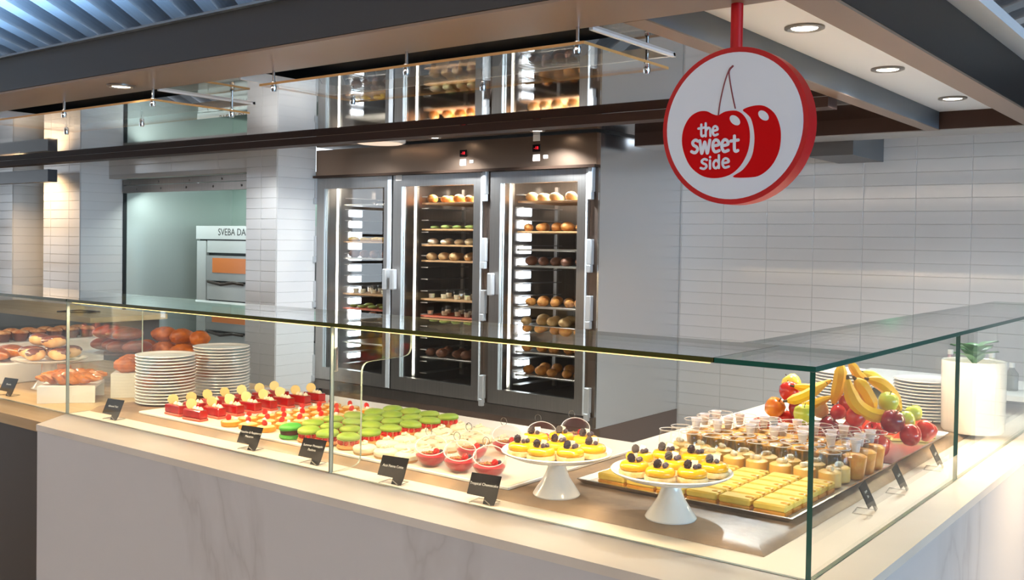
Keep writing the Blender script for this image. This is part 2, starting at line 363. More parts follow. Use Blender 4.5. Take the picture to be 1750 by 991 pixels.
bc = thing('bakery_counter', 'honey wood counter with dark bronze front left of the marble counter', 'counter', (-4.5, .3, 0))
lp('counter_top', MB().prism([(-7, -.135), (-2.563, -.135), (-2.661, 0), (-2.661, .905), (-7, .905)], 2, ZC-.035, ZC), WOODC, bc)
lp('front_panel', MB().box(-7, -2.55, -.085, -.06, 0, ZC-.036), DARKP, bc)
# slate warming deck with bevelled rim
SL = .916
dk = MB(); o_ = [(-2.652, .085), (-.128, .085), (-.128, 2.2), (-.74, 2.2), (-.74, .72), (-2.652, .72)]; i_ = [(-2.640, .112), (-.152, .112), (-.152, 2.19), (-.73, 2.19), (-.73, .71), (-2.640, .71)]
n = 6; dk.add([(x, y, ZC+.0005) for x, y in o_]+[(x, y, SL) for x, y in i_], [(k, (k+1) % n, n+(k+1) % n, n+k) for k in range(n)]+[[n+k for k in range(n)], list(range(n))[::-1]])
tag(obj('slate_deck', dk.mesh('slate_deck', SLATE)), 'brown slate slab under all the trays on the marble counter', 'serving deck')
# glass guard
gg = thing('glass_guard', 'clear frameless glass guard with green edges around the pastry counter', 'glass guard', (-1.2, .0, ZC))
T = .010; ZT = 1.30
def pane(name, d, m, mis): return lp(name, MB().box(*d, mis=mis), m, gg)
EG = [GLASS, GEDGE, GEDGE2]; EP = [GLASS, GEDGE2]
pane('front_pane', (-1.308, -T-.0005, 0, T, ZC+.001, ZT-.0105), EG, [2, 1, 0, 0, 2, 1])
pane('front_pane', (-2.656, -1.312, 0, T, ZC+.001, ZT-.0105), EP, [1, 1, 0, 0, 1, 1])
pane('front_pane', (-4.8, -2.660, 0, T, ZC+.001, ZT-.0105), EP, [1, 1, 0, 0, 1, 1])
pane('side_pane', (-T, 0, 0, 1.058, ZC+.001, ZT-.0105), EG, [1, 1, 1, 1, 0, 0])
pane('side_pane', (-T, 0, 1.062, 2.9, ZC+.001, ZT-.0105), EG, [1, 1, 1, 1, 0, 0])
OLIVE = mat('olive_glass_edge', '#4b4a22', .15)
pane('top_pane', (-2.658, -.206, 0, .33, ZT-.01, ZT), [GLASS, OLIVE], [0, 0, 1, 1, 1, 1])
pane('top_pane', (-4.8, -2.662, 0, .33, ZT-.01, ZT), [GLASS, OLIVE], [0, 0, 1, 1, 1, 1])
pane('top_pane', (-.204, 0, 0, .33, ZT-.01, ZT), EG, [0, 0, 1, 1, 1, 1])
pane('top_pane', (-.295, 0, .332, 2.9, ZT-.01, ZT), EG, [0, 0, 1, 1, 1, 1])
LED = mat('warm_led', '#ffdb8a', .4, emit=1.8)
lp('led_strip', MB().box(-2.64, -.22, .0105, .018, ZT-.0135, ZT-.0105), LED, gg)
# divider plates that brace the guard
def roundpoly(pts, r, n=5):
    out = []; N = len(pts)
    for i, p in enumerate(pts):
        a, b, c = Vector(pts[i-1]), Vector(p), Vector(pts[(i+1) % N]); k = r[i]
        if k <= 0: out.append(tuple(b)); continue
        u = (a-b).normalized()*k; v = (c-b).normalized()*k
        for t in range(n+1):
            s = t/n; out.append(tuple((b+u)*(1-s)**2+2*b*s*(1-s)+(b+v)*s*s))
    return out
dp = roundpoly([(.0105, ZC+.002), (.113, ZC+.006), (.113, 1.185), (.308, 1.190), (.308, ZT-.011), (.0105, ZT-.011)], [0, .03, .03, .03, 0, 0])
lp('divider_plate', MB().prism(dp, 0, -1.312, -1.306, 0, 1), EP, gg)
yb = atX(243, 600, -2.66).y
lp('divider_plate', MB().box(-2.662, -2.656, .0105, yb, ZC+.001, ZT-.011, mis=[1, 1, 1, 1, 0, 0]), EP, gg)
lp('clip', MB().cbox(-1.318, -1.300, .0105, .02, 1.17, 1.235, .002), CHROME, gg)
area('led_front', (-1.43, .024, ZT-.018), (0, .35, -1), 2.42, .008, 13, WARM)
area('led_front_left', (-3.7, .024, ZT-.018), (0, .35, -1), 2.0, .008, 7, WARM)
area('led_side', (-.024, 1.45, ZT-.018), (-.35, 0, -1), .008, 2.7, 25, WARM)
# ------------------------------------------------------------------ fridge wall
FX0, FX1 = -4.888, -2.455
doors = [(541, 669), (671, 824), (837, 1004)]
dx = [(atY(a, 400, FY).x, atY(b, 400, FY).x) for a, b in doors]
fr = thing('glass_door_fridge', 'stainless three-door upright fridge with lit glass doors', 'fridge', ((FX0+FX1)/2, FY, 0))
ZD0, ZD1 = .51, 1.965
cab = MB()
cab.box(FX0, FX0+.03, FY+.05, WY-.01, .44, 2.17).box(FX0+.03, FX1-.012, WY-.06, WY-.01, .44, 2.17).box(FX0+.03, FX1-.012, FY+.05, WY-.06, 1.97, 2.17).box(FX0+.03, FX1-.012, FY+.05, WY-.06, .44, .52)
for i in (0, 1): x = (dx[i][1]+dx[i+1][0])/2; cab.box(x-.03, x+.03, FY+.05, WY-.06, .52, 1.97)
lp('cabinet', cab, STEELD, fr)
lp('side_panel', MB().box(FX1-.012, FX1, FY+.02, WY-.01, .44, 2.17), STEELS, fr)
lp('plinth', MB().box(FX0+.02, FX1, FY+.06, WY-.01, .0, .438), mat('brown_plinth', '#6b5548', .5), fr)
lp('front_rail', MB().box(FX0, FX1-.013, FY+.0, FY+.049, .44, .505), STEELD, fr)
lp('valance', MB().box(FX0, FX1-.013, FY-.005, FY+.049, 1.985, 2.17), mat('bronze_steel', '#a58c79', .3, 1.), fr)
lp('drip_ledge', MB().box(FX0, FX1-.006, FY-.035, FY+.049, 1.967, 1.984), mat('dark_bronze', '#4c3b31', .35, .8), fr)
DGL = glassmat('door_glass', (.93, .95, .95), gain=1.2)
GASK = mat('pale_gasket', '#c6d3da', .3)
HING = mat('hinge_steel', '#c4c8cb', .3, .35)
for i, (a, b) in enumerate(dx):
    cx = (a+b)/2; w = (b-a)/2; f = .075; fl = .062
    dr = MB()
    gx0, gx1, gz0, gz1 = a+fl+.02, b-f, ZD0+.09, ZD1-.075
    dr.box(a, gx0, FY, FY+.045, ZD0, ZD1).box(gx1, b, FY, FY+.045, ZD0, ZD1).box(gx0, gx1, FY, FY+.045, ZD0, gz0).box(gx0, gx1, FY, FY+.045, gz1, ZD1)
    d = lp('door', dr, STEEL, fr)
    def sub(name, bm, m): o = obj(name, local(bm, fr).mesh(name, m), d); return o
    sub('door_glass', MB().box(gx0+.001, gx1-.001, FY+.006, FY+.012, gz0+.001, gz1-.001), DGL)
    sub('gasket', MB().box(gx0, gx0+.016, FY-.003, FY+.004, gz0, gz1).box(gx0+.024, gx0+.030, FY-.001, FY+.004, gz0, gz1), GASK)
    hx = b-.05 if i == 0 else a+.012
    sub('handle', MB().cbox(hx, hx+.038, FY-.04, FY-.001, 1.19, 1.33, .006), HING)
    hxx = b+.003 if i else a-.034
    for z in (ZD1-.14, 1.40, 1.07, ZD0+.02): sub('hinge', MB().cbox(hxx, hxx+.034, FY-.014, FY+.02, z, z+.15, .004).cbox(hxx+.004, hxx+.034, FY-.024, FY+.01, z-.045, z, .003), HING)
    edge = b-.006
    sub('edge_strip', MB().box(edge-.006 if i else edge-.03, edge+.005, FY-.006, FY-.0005, ZD0+.005, ZD1-.005), mat('bright_edge', '#cfd6dc', .4))
    # lit inside: light strip on the left, rails, back lamp
    ix0 = (a+.02) if i == 0 else (dx[i-1][1]+dx[i][0])/2+.031
    if i != 1:
        for k in range(14): lp('light_cell', MB().cbox(ix0+.004, ix0+.018, FY+.30, FY+.42, .632+k*.082, .682+k*.082, .003), mat('fridge_led', '#eaf3ff', .4, emit=6), fr)
    area('fridge_front_fill', (ix0+.012, FY+.075, 1.25), (1, .75, 0), .02, 1.3, 2.6, (1, .94, .84))  # added fill that lights the front of the trays
    lp('rack_upright', MB().box(ix0+.06, ix0+.085, FY+.12, FY+.14, .56, 1.90).box(ix0+.06, ix0+.085, FY+.62, FY+.64, .56, 1.90), STEEL, fr)
    for k in range(16): lp('rack_rail', MB().box(ix0+.02, ix0+.085, FY+.24, FY+.68, .60+k*.082, .606+k*.082), STEEL, fr)
    area('fridge_lamp', (cx, FY+.30, 1.955), (0, .25, -1), .5, .06, 12, (1, .95, .86))
for a, b in ((FX0, dx[0][0]-.001), (dx[0][1]+.001, dx[1][0]-.001), (dx[1][1]+.001, dx[2][0]-.001), (dx[2][1]+.001, FX1-.013)): lp('door_post', MB().box(a, b, FY+.022, FY+.049, .506, 1.966), mat('post_steel', '#7d6f66', .35, .8), fr)
# controls and stickers on the valance
for px, py, n in ((792, 262, 1), (917, 253, 2)):
    p = atY(px, py, FY-.006); l = fr.location
    sc = obj('control_display', MB().cbox(-.03, .03, -.004, .0, -.022, .022, .002).mesh('control_display', mat('display_black', '#1a0f10', .2)), fr, p-l)
    obj('digits', textmesh('-18', .026, mat('red_digits', '#e0202c', .4, emit=1.4)), sc, (0, -.0046, 0), (PI/2, 0, 0))
    for j in range(n+1): obj('sticker', MB().box(-.028, .028, -.003, -.0005, -.02, .02).mesh('sticker', WPLAST), fr, (p-l)+Vector(((.0, .07, .0)[j], 0, (-.058, -.055, .062)[j])), scale=((.9, .55, .9)[j], 1, (1, .5, 1)[j]))
p = atY(682, 303, FY-.001); obj('sticker', MB().box(-.028, .028, -.003, -.0005, -.024, .024).mesh('sticker', WPLAST), fr, p-fr.location)
# round ceiling lamp over the fridges
q = at(660, 241, ZB+.081); t = thing('ceiling_lamp', 'large flat oval-looking round ceiling lamp above the fridges', 'ceiling light', (q.x, min(q.y, 2.85), ZB+.0808))
obj('housing', MB().lathe([(.17, 0), (.17, -.012), (.15, -.022)], 40).mesh('housing', WPLAST), t); obj('lens', MB().lathe([(0, -.024), (.145, -.0235), (.15, -.0221)], 40).mesh('lens', mat('opal_lens', '#ffe6cc', .4, emit=.5)), t)
# trays and food behind the doors
TRM = mat('sheet_pan', '#b9b4ad', .3, 1.); BOARD = mat('wood_tray', '#b98a5b', .5); REDT = mat('red_tray', '#c05a3c', .5)
BUNM = mat('golden_crust', '#d99a4a', .5, col2='#b8702a', scale=30, bump=.3, bscale=60)
CREAMM = mat('pale_cream', '#efe3c6', .5, sss=.1); GREENM = mat('green_glaze', '#a9c06a', .4); YELM = mat('yellow_bits', '#e5b52b', .5); PALEB = mat('pale_bun', '#d9b98a', .55, col2='#c49a62', scale=20); DKB = mat('dark_bun', '#8a4f2c', .5, col2='#6b3a20', scale=20)
BUN = {k: MB().ell((0, 0, .022), (.045, .034, .026), 10, 6).mesh('bun', m) for k, m in dict(gold=BUNM, cream=CREAMM, green=GREENM, yellow=YELM, pale=PALEB, dark=DKB).items()}
TUM = MB().shell([(.020, 0), (.024, .055)], 12).mesh('tumbler', CUPG); TUMF = MB().lathe([(.019, .002), (.022, .03)], 12).mesh('filling', CREAMM)
SHELVES = [(0, 350, .0, None, TRM), (0, 413, 1, 'yellow', BOARD), (0, 441, 1, 'dark', TRM), (0, 502, 1, 'tumbler', BOARD), (0, 527, 1, 'green', REDT), (0, 548, 1, 'cream', TRM), (0, 585, 1, None, TRM),
           (1, 347, 1, 'gold', BOARD), (1, 392, 1, 'green', BOARD), (1, 419, 1, 'cream', BOARD), (1, 446, 1, 'pale', BOARD), (1, 512, 1, 'tumbler', BOARD), (1, 541, 1, 'tumbler', REDT), (1, 566, 1, 'cream', TRM), (1, 612, 1, 'dark', TRM),
           (2, 344, 1, 'pale', BOARD), (2, 396, 1, 'gold', BOARD), (2, 427, 1, None, TRM), (2, 455, 1, 'dark', TRM), (2, 525, 1, 'gold', TRM), (2, 558, 1, 'pale', TRM), (2, 604, 1, 'gold', TRM), (2, 644, 1, 'gold', TRM)]
dn = ['left', 'middle', 'right']; cnt = [0, 0, 0]
for d_, py, full, kind, tm in SHELVES:
    a, b = dx[d_]; ix0 = (a+.02) if d_ == 0 else (dx[d_-1][1]+dx[d_][0])/2+.031
    x0, x1 = ix0+.10, b-.035; z = atY((doors[d_][0]+doors[d_][1])/2, py, FY+.16).z; cnt[d_] += 1
    t = tag(obj('sheet_tray', MB().cbox(x0, x1, FY+.152, FY+.628, z-.008, z+.004, .003).mesh('sheet_tray', tm)), 'shelf tray, %s from the top behind the %s fridge door' % (ORD[cnt[d_]-1], dn[d_]), 'tray', 'trays in the fridge')
    if not kind: continue
    nx = 6
    for i in range(nx):
        for j in range(2):
            x = x0+.05+(x1-x0-.10)*i/(nx-1)+random.uniform(-.006, .006); y = FY+.225+j*.17+random.uniform(-.02, .02)
            lab = 'on the %s tray from the top behind the %s fridge door' % (ORD[cnt[d_]-1], dn[d_]); g = 'food on fridge tray %s %s' % (dn[d_], ORD[cnt[d_]-1])
            if kind == 'tumbler':
                q = thing('dessert_tumbler', 'cream dessert glass '+lab, 'dessert', (x, y, z+.0045), 0, g); obj('tumbler', TUM, q); obj('filling', TUMF, q)
            else:
                s = random.uniform(.85, 1.08); h = {'yellow': .6, 'green': .5, 'cream': .8}.get(kind, 1)
                q = obj('pastry', BUN[kind], None, (x, y, z+.0045), (0, 0, random.uniform(1.2, 1.9)), (s, s, s*h*1.15)); tag(q, 'small %s pastry ' % {'gold': 'golden', 'dark': 'brown', 'pale': 'pale'}.get(kind, kind)+lab, 'pastry', g)
# ------------------------------------------------------------------ oven niche
NX0 = PBX1
nl = bx('wall_niche_left', (NX0+.002, NX0+.012, 2.91, 3.98, .2, 2.02), mat('brushed_panel', '#dfeae8', .25, .45), kind='structure')
bx('wall_niche_back', (NX0+.012, PCX0+.2, 3.98, 4.02, .2, 2.0), mat('teal_panel', '#b5cac3', .35, .3), kind='structure')
bx('ceiling_niche', (NX0+.012, PCX0+.2, 2.80, 4.02, 2.021, 2.03), mat('niche_ceiling', '#b9c4c0', .5), kind='structure')
bx('wall_niche_jamb', (NX0+.001, NX0+.016, 2.875, 2.905, .9, 2.0), mat('dark_jamb', '#23282a', .4), kind='structure')
sh = thing('shutter_box', 'riveted steel roller shutter box above the oven opening', 'shutter', ((NX0+PCX0)/2, 2.9, 1.92))
lp('upper_slat', MB().box(NX0+.03, PCX0, 2.86, 2.90, 1.955, 2.004), STEELD, sh); lp('lower_slat', MB().box(NX0+.03, PCX0, 2.86, 2.90, 1.89, 1.950), STEELD, sh)
rv = MB().lathe([(.009, 0), (.008, .004), (0, .006)], 10).mesh('rivet', STEELD)
for k in range(5): obj('rivet', rv, sh, (-.8+k*.42, -.04, .055), (PI/2, 0, 0)); obj('rivet', rv, sh, (-.7+k*.35, -.04, .0), (PI/2, 0, 0))
OY = 3.30
ov = thing('deck_oven', 'grey steel two-deck bakery oven with glowing window', 'oven', (-5.9, OY, .2)); OS = mat('oven_steel', '#c6cac9', .3, .35)
OX0 = atY(337, 385, OY).x; OX1 = PCX0+.12
def oz(py): return atY(380, py, OY).z
def ox(px): return atY(px, 450, OY).x
lp('body', MB().box(OX0, OX1, OY+.03, OY+.62, .001, oz(386)), mat('oven_dark', '#3d4140', .4, .5), ov)
lp('side_post', MB().box(OX0, ox(352), OY, OY+.03, .3, oz(412)), OS, ov)
lp('top_fascia', MB().box(OX0, OX1, OY-.01, OY+.03, oz(409), oz(386)), OS, ov)
p = Vector((ox(374), OY-.011, oz(397))); obj('lettering', textmesh('SVEBA DAHLEN', .082, mat('oven_letters', '#2a2b2b', .5), align='LEFT'), ov, p-ov.location, (PI/2, 0, 0))
lp('upper_panel', MB().box(ox(354), OX1, OY, OY+.03, oz(432), oz(411)), OS, ov)
for k, (t_, b_) in enumerate(((437, 480), (520, 565))):
    dr = lp('oven_door', MB().box(ox(356), OX1, OY-.02, OY+.03, oz(b_), oz(t_)), mat('oven_door_steel', '#a7aaa9', .3, .4), ov)
    w = MB().box(ox(367), OX1-.05, OY-.024, OY-.019, oz(b_-14), oz(t_+4)); l = ov.location
    obj('window', local(w, ov).mesh('window', mat('oven_glow', '#b86a30', .25, emit=.25)), dr)
    h = MB().tube([(ox(368), OY-.02, oz(b_+4)), (ox(372), OY-.09, oz(b_+1)), (ox(395), OY-.10, oz(b_+5)), (ox(415), OY-.09, oz(b_+1)), (ox(420), OY-.02, oz(b_+4))], .013, 8)
    obj('handle', local(h, ov).mesh('handle', mat('oven_handle', '#3a302a', .35)), dr)
lp('middle_panel', MB().box(ox(354), OX1, OY, OY+.03, oz(513), oz(483)), OS, ov)
lp('lower_panel', MB().box(ox(352), OX1, OY, OY+.03, .3, oz(570)), OS, ov)
p = Vector((ox(380), OY, 1.99)); area('niche_fill', (-6.25, 3.0, 1.88), (0, .55, -1), 1.5, .1, 8, (.86, 1, .95))  # added light without a fixture, brightens the oven front and niche wall
# ------------------------------------------------------------------ hanging sign
SGN = Vector((-.366, .405, 1.8055)); R_ = .1865
RED = mat('sign_red', '#b80810', .45, spec=.3); SWHITE = mat('sign_white', '#d3deee', .35); RED2 = mat('cherry_red', '#c4040c', .6, spec=.1)
sg = thing('hanging_sign', 'round white sign with red rim and two cherries hung on a red pole', 'sign', SGN)
def disc(r, y0, y1, n=64): return MB().lathe([(r, -y1), (r, -y0)], n)
RXY = (PI/2, 0, 0)
rim = MB().lathe([(R_-.012, .0), (R_, 0), (R_, -.050), (R_-.012, -.050)], 72); obj('rim', rim.mesh('rim', RED), sg, rot=(PI/2, 0, 0))
obj('face', MB().lathe([(R_-.0125, 0), (R_-.0125, .002)], 72).mesh('face', SWHITE), sg, (0, -.0001, 0), (PI/2, 0, 0))
obj('pole', MB().lathe([(.0145, R_-.003), (.0145, ZB-SGN.z)], 16).mesh('pole', RED), sg, (-.006, .026, 0))
def S2(px, py):                                        # sign pixel -> sign face coordinates
    q = atY(px, py, SGN.y)-SGN; return (q.x, q.z)
def flat(name, poly, m, d):                            # thin cut-out on the face
    return obj(name, MB().prism(poly, 1, -.0022-d, -.0018).mesh(name, m), sg)
def crop(x, y): return S2(1100+x/3.197, 60+y/3.197)
def spline(pts, n=6, closed=True):
    out = []; N = len(pts)
    for i in range(N if closed else N-1):
        g = lambda k: Vector(pts[k % N] if closed else pts[max(0, min(N-1, k))])
        p0, p1, p2, p3 = g(i-1), g(i), g(i+1), g(i+2)
        for t in range(n):
            s = t/n; out.append(tuple(.5*((2*p1)+(-p0+p2)*s+(2*p0-5*p1+4*p2-p3)*s*s+(-p0+3*p1-3*p2+p3)*s**3)))
    if not closed: out.append(tuple(pts[-1]))
    return out
c2 = [(545, 408), (600, 387), (660, 387), (715, 425), (745, 490), (752, 560), (740, 640), (700, 715), (640, 765), (580, 778), (490, 775), (545, 735), (590, 670), (606, 600), (606, 530), (590, 460), (565, 430)]
c1 = [(410, 438), (450, 418), (510, 414), (550, 440), (575, 490), (583, 560), (570, 640), (530, 715), (470, 765), (390, 782), (320, 768), (260, 720), (225, 650), (212, 580), (222, 510), (255, 450), (300, 420), (345, 416), (380, 432)]
flat('right_cherry', spline([crop(*p) for p in c2], 4), RED2, .0006); flat('left_cherry', spline([crop(*p) for p in c1], 4), RED2, .0008)
for k, (x, y) in enumerate(((502, 466), (658, 440))):
    pl = []
    for a in range(20):
        t = 2*PI*a/20; u, v = 33*math.cos(t), 22*math.sin(t); c, s = math.cos(.75), math.sin(.75); pl.append(crop(x+u*c-v*s, y+u*s+v*c))
    flat('highlight', pl, SWHITE, .0016)
def stroke(b, pts, w, d):
    L = [Vector(p) for p in pts]; d += len(b.f)*4e-8
    for a, c in zip(L[:-1], L[1:]):
        e = c-a
        if e.length < 1e-6: continue
        nrm = Vector((-e.y, e.x)).normalized()*w; d += 2e-6; b.prism([tuple(a+nrm), tuple(a-nrm), tuple(c-nrm), tuple(c+nrm)], 1, -.0022-d, -.0019)
    for a in L: d += 2e-6; b.prism([(a.x+w*math.cos(2*PI*k/10), a.y+w*math.sin(2*PI*k/10)) for k in range(10)], 1, -.0022-d, -.0019)
STEM = mat('stem_maroon', '#7c2238', .4)
b = MB(); stroke(b, spline([crop(*p) for p in ((411, 438), (422, 360), (445, 260), (470, 190), (488, 172))], 5, False), .0015, .0012); stroke(b, spline([crop(*p) for p in ((503, 400), (488, 330), (474, 250), (470, 200), (488, 172))], 5, False), .0015, .0012); stroke(b, [crop(478, 182), crop(490, 170)], .0022, .0014)
obj('stems', b.mesh('stems', STEM), sg)
GL = {'t': [[(.35, 1.25), (.34, .25), (.45, .02), (.62, .08)], [(.05, .85), (.65, .92)]],
      'h': [[(.08, 1.35), (.08, 0)], [(.08, .5), (.3, .85), (.52, .75), (.55, .4), (.56, 0)]],
      'e': [[(.1, .5), (.55, .6), (.5, .88), (.28, .98), (.1, .75), (.08, .35), (.25, .03), (.58, .12)]],
      's': [[(.55, .92), (.35, 1.02), (.14, .85), (.2, .62), (.45, .45), (.52, .22), (.32, 0), (.05, .1)]],
      'w': [[(.03, .95), (.14, .05), (.22, .02), (.38, .75), (.45, .75), (.58, .03), (.66, .05), (.82, .98)]],
      'i': [[(.12, .85), (.12, 0)], [(.13, 1.18), (.13, 1.2)]],
      'd': [[(.5, .6), (.3, .85), (.1, .6), (.1, .2), (.28, 0), (.5, .25)], [(.52, 1.35), (.52, .02)]]}
b = MB()
for word, x0, x1, y0, h, w in (('the', 300, 415, 552, 52, .0029), ('sweet', 262, 525, 640, 68, .0037), ('side', 312, 478, 728, 52, .0029)):
    adv = {'w': .98, 'i': .32, 's': .68, 'd': .74}; tot = sum(adv.get(c, .72) for c in word); x = 0
    for c in word:
        for st in GL[c]:
            pts = [(x0+(x1-x0)*(x+p[0])/tot, y0-h*p[1]-8*((x+p[0])/tot-.5)) for p in st]
            stroke(b, [crop(*p) for p in (spline(pts, 4, False) if len(pts) > 2 else pts)], w, .0016)
        x += adv.get(c, .72)
obj('lettering', b.mesh('lettering', SWHITE), sg)
# ------------------------------------------------------------------ trays on the counter
TA = .925                                             # top of the white tray
ta = thing('white_serving_tray', 'long white paper-lined tray of small cakes behind the front glass', 'tray', (-1.6, .4, SL))
lp('tray_base', MB().cbox(-2.40, -.80, .118, .70, SL+.0005, TA-.0006, .0015), WPLAST, ta)
lp('paper_liner', MB().box(-2.395, -.805, .121, .697, TA-.0006, TA), PAPER, ta)
PANM = mat('silver_pan', '#c9c4bd', .25, 1.)
def pan(x0, x1, y0, y1, label, liner=True):
    t = thing('sheet_pan', label, 'tray', ((x0+x1)/2, (y0+y1)/2, SL+.0005)); hx, hy = (x1-x0)/2, (y1-y0)/2
    lp_ = MB(); n = 4; i_ = [(-hx, -hy), (hx, -hy), (hx, hy), (-hx, hy)]; e = .010
    o_ = [(-hx-e, -hy-e), (hx+e, -hy-e), (hx+e, hy+e), (-hx-e, hy+e)]; o2 = [(-hx-e-.004, -hy-e-.004), (hx+e+.004, -hy-e-.004), (hx+e+.004, hy+e+.004), (-hx-e-.004, hy+e+.004)]
    vs = [(x, y, 0) for x, y in i_]+[(x, y, .004) for x, y in i_]+[(x, y, .014) for x, y in o_]+[(x, y, .013) for x, y in o2]
    fs = [[3, 2, 1, 0], [4, 5, 6, 7]]
    for k in range(4):
        j = (k+1) % 4; fs += [(4+k, 4+j, 8+j, 8+k), (8+k, 8+j, 12+j, 12+k), (12+k, 12+j, j, k)]
    obj('pan', MB().add(vs, fs).mesh('pan', PANM), t)
    if liner: obj('liner', MB().box(-hx+.004, hx-.004, -hy+.004, hy-.004, .0042, .005).mesh('liner', PAPER), t)
    return t
pan(-.70, -.165, .30, .98, 'silver sheet pan of yellow squares and jars by the corner glass')
pan(-.70, -.165, 1.02, 1.60, 'silver sheet pan under the fruit pile and red melon', False)
PZ = SL+.0058
# ------------------------------------------------------------------ shared berries
def berry(n, r, lump):
    b = MB(); g = PI*(3-math.sqrt(5))
    for k in range(n):
        z = 1-2*(k+.5)/n; q = math.sqrt(1-z*z); a = g*k; b.ell((r*.8*q*math.cos(a), r*.8*q*math.sin(a), r*1.05*z), (lump,)*3, 6, 4)
    return b.ell((0, 0, 0), (r*.85, r*.85, r), 8, 6)
BLK = berry(34, .0085, .0027).mesh('blackberry', mat('blackberry_skin', '#2a1a22', .25, coat=.4))
RSP = berry(34, .0080, .0026).mesh('raspberry', mat('raspberry_skin', '#d92a26', .3, sss=.1, coat=.3))
BLU = MB().lathe([(0, -.0055), (.004, -.0045), (.006, 0), (.0045, .004), (.002, .005), (.001, .0042), (0, .004)], 12).mesh('blueberry', mat('blueberry_skin', '#4a3f4c', .4))
CHIP = MB().prism([(-.009, 0), (.008, .002), (.010, .014), (-.004, .017)], 1, -.001, .001).mesh('chocolate_chip', mat('white_chocolate', '#f3ead6', .4))
# ------------------------------------------------------------------ cake stands with yellow tarts
def cake_stand(c, label):
    t = thing('cake_stand', label, 'cake stand', (c[0], c[1], SL+.0005), 0, 'white cake stands')
    obj('pedestal', MB().lathe([(.056, 0), (.057, .003), (.053, .010), (.042, .026), (.030, .045), (.0225, .065), (.0215, .0845)], 36).mesh('pedestal', PORC), t)
    obj('plate', MB().lathe([(.0215, .085), (.07, .087), (.110, .093), (.132, .103), (.1345, .1065), (.132, .1085), (.128, .1065), (.112, .0995), (0, .0985)], 64).mesh('plate', PORC), t)
    return t
GLAZE = mat('yellow_glaze', '#f6b400', .16, sss=.12, coat=.6); BISC = mat('tart_biscuit', '#ecd9a8', .7, col2='#d9b878', scale=60, bump=.5, bscale=160)
YB = MB().lathe([(.029, 0), (.0330, .002), (.0335, .009), (.0325, .0125), (.029, .0135), (0, .0135)], 28, wob=lambda a, j: 1+.02*math.sin(a*9+j)).mesh('biscuit', BISC)
YD = MB().lathe([(.0290, .0136), (.0318, .017), (.0316, .023), (.028, .0290), (.020, .0315), (.010, .0300), (0, .0295)], 32).mesh('glaze', GLAZE)
def yellow_tart(p, label, group):
    t = thing('glazed_tart', label, 'tart', p, random.uniform(-.4, .4)+YAW, group)
    obj('biscuit', YB, t); obj('glaze', YD, t)
    obj('blackberry', BLK, t, (-.009, -.006, .0392), (.3, .2, random.uniform(0, 3))); obj('blueberry', BLU, t, (.007, -.008, .0352), (.6, 0, random.uniform(0, 3)))
    if random.random() < .6: obj('blueberry', BLU, t, (.014, .001, .0352), (.4, .5, 0))
    obj('chocolate_chip', CHIP, t, (.004, .007, .0305), (random.uniform(-.5, .1), random.uniform(-.3, .3), random.uniform(-.5, .5)))
ST = [((at(951, 845, SL)), 'white cake stand of yellow tarts nearer the glass bowls', [(886, 767), (920, 778), (912, 749.5), (954, 765), (975, 778), (969.6, 745.6), (1015.6, 770.5), (998, 753)], 'bowls'),
      ((at(1146, 885, SL)), 'white cake stand of yellow tarts nearest the glass corner', [(1078.5, 800.6), (1124, 815), (1187.5, 815), (1226, 802.7), (1149, 796.6), (1141, 780.5), (1187.5, 784.5), (1093, 784.5)], 'corner')]
for c, lab, tl, wh in ST:
    cake_stand((c.x, c.y), lab)
    qs = sorted([at(x, y, SL+.116) for x, y in tl], key=lambda q: (q-CAM).length)
    qs2 = []
    for q in qs:
        v = Vector((q.x-c.x, q.y-c.y, 0))
        if v.length > .092: v = v.normalized()*.092
        qs2.append(Vector((c.x+v.x, c.y+v.y, SL+.0005+.1003)))
    for it in range(60):                                # keep the tarts apart on the plate
        for a in range(len(qs2)):
            for b in range(a):
                d = qs2[a]-qs2[b]
                if 1e-6 < d.length < .0675: k = d.normalized()*(.0675-d.length)*.5; qs2[a] += k; qs2[b] -= k
    for i, q in enumerate(qs2):
        yellow_tart(q, 'yellow glazed tart with blackberry, %s nearest on the stand by the %s' % (ORD[i], 'glass bowls' if wh == 'bowls' else 'glass corner'), 'yellow tarts on the cake stands')
# ------------------------------------------------------------------ red jelly slices
JEL = mat('red_jelly', '#ad0c10', .15, coat=.5, col2='#940a0c', scale=40); CRUST = mat('slice_base', '#d8604a', .4); DISC = mat('chocolate_disc', '#e9cf8a', .45); DOL = mat('cream_dollop', '#e8d9b8', .4, sss=.1)
RJ = MB().cbox(-.044, .044, -.0165, .0165, .008, .035, .003).mesh('jelly', JEL); RBs = MB().cbox(-.045, .045, -.0175, .0175, 0, .0078, .002).mesh('base', CRUST)
RD = MB().lathe([(.0001, -.001), (.0175, -.001), (.0175, .001), (.0001, .001)], 24).mesh('chocolate_disc', DISC)
DOLM = MB().lathe([(.0075, 0), (.0085, .003), (.006, .007), (.003, .010), (.0, .0125)], 12).mesh('cream_dollop', DOL)
rj = [(268, 688), (302, 682), (311, 695), (331, 675), (342, 686), (360, 670), (371, 683), (387, 668), (410, 664), (400, 680), (430, 672), (439, 658), (455, 668), (478, 665)]
cols = {0: [], 1: [], 2: []}
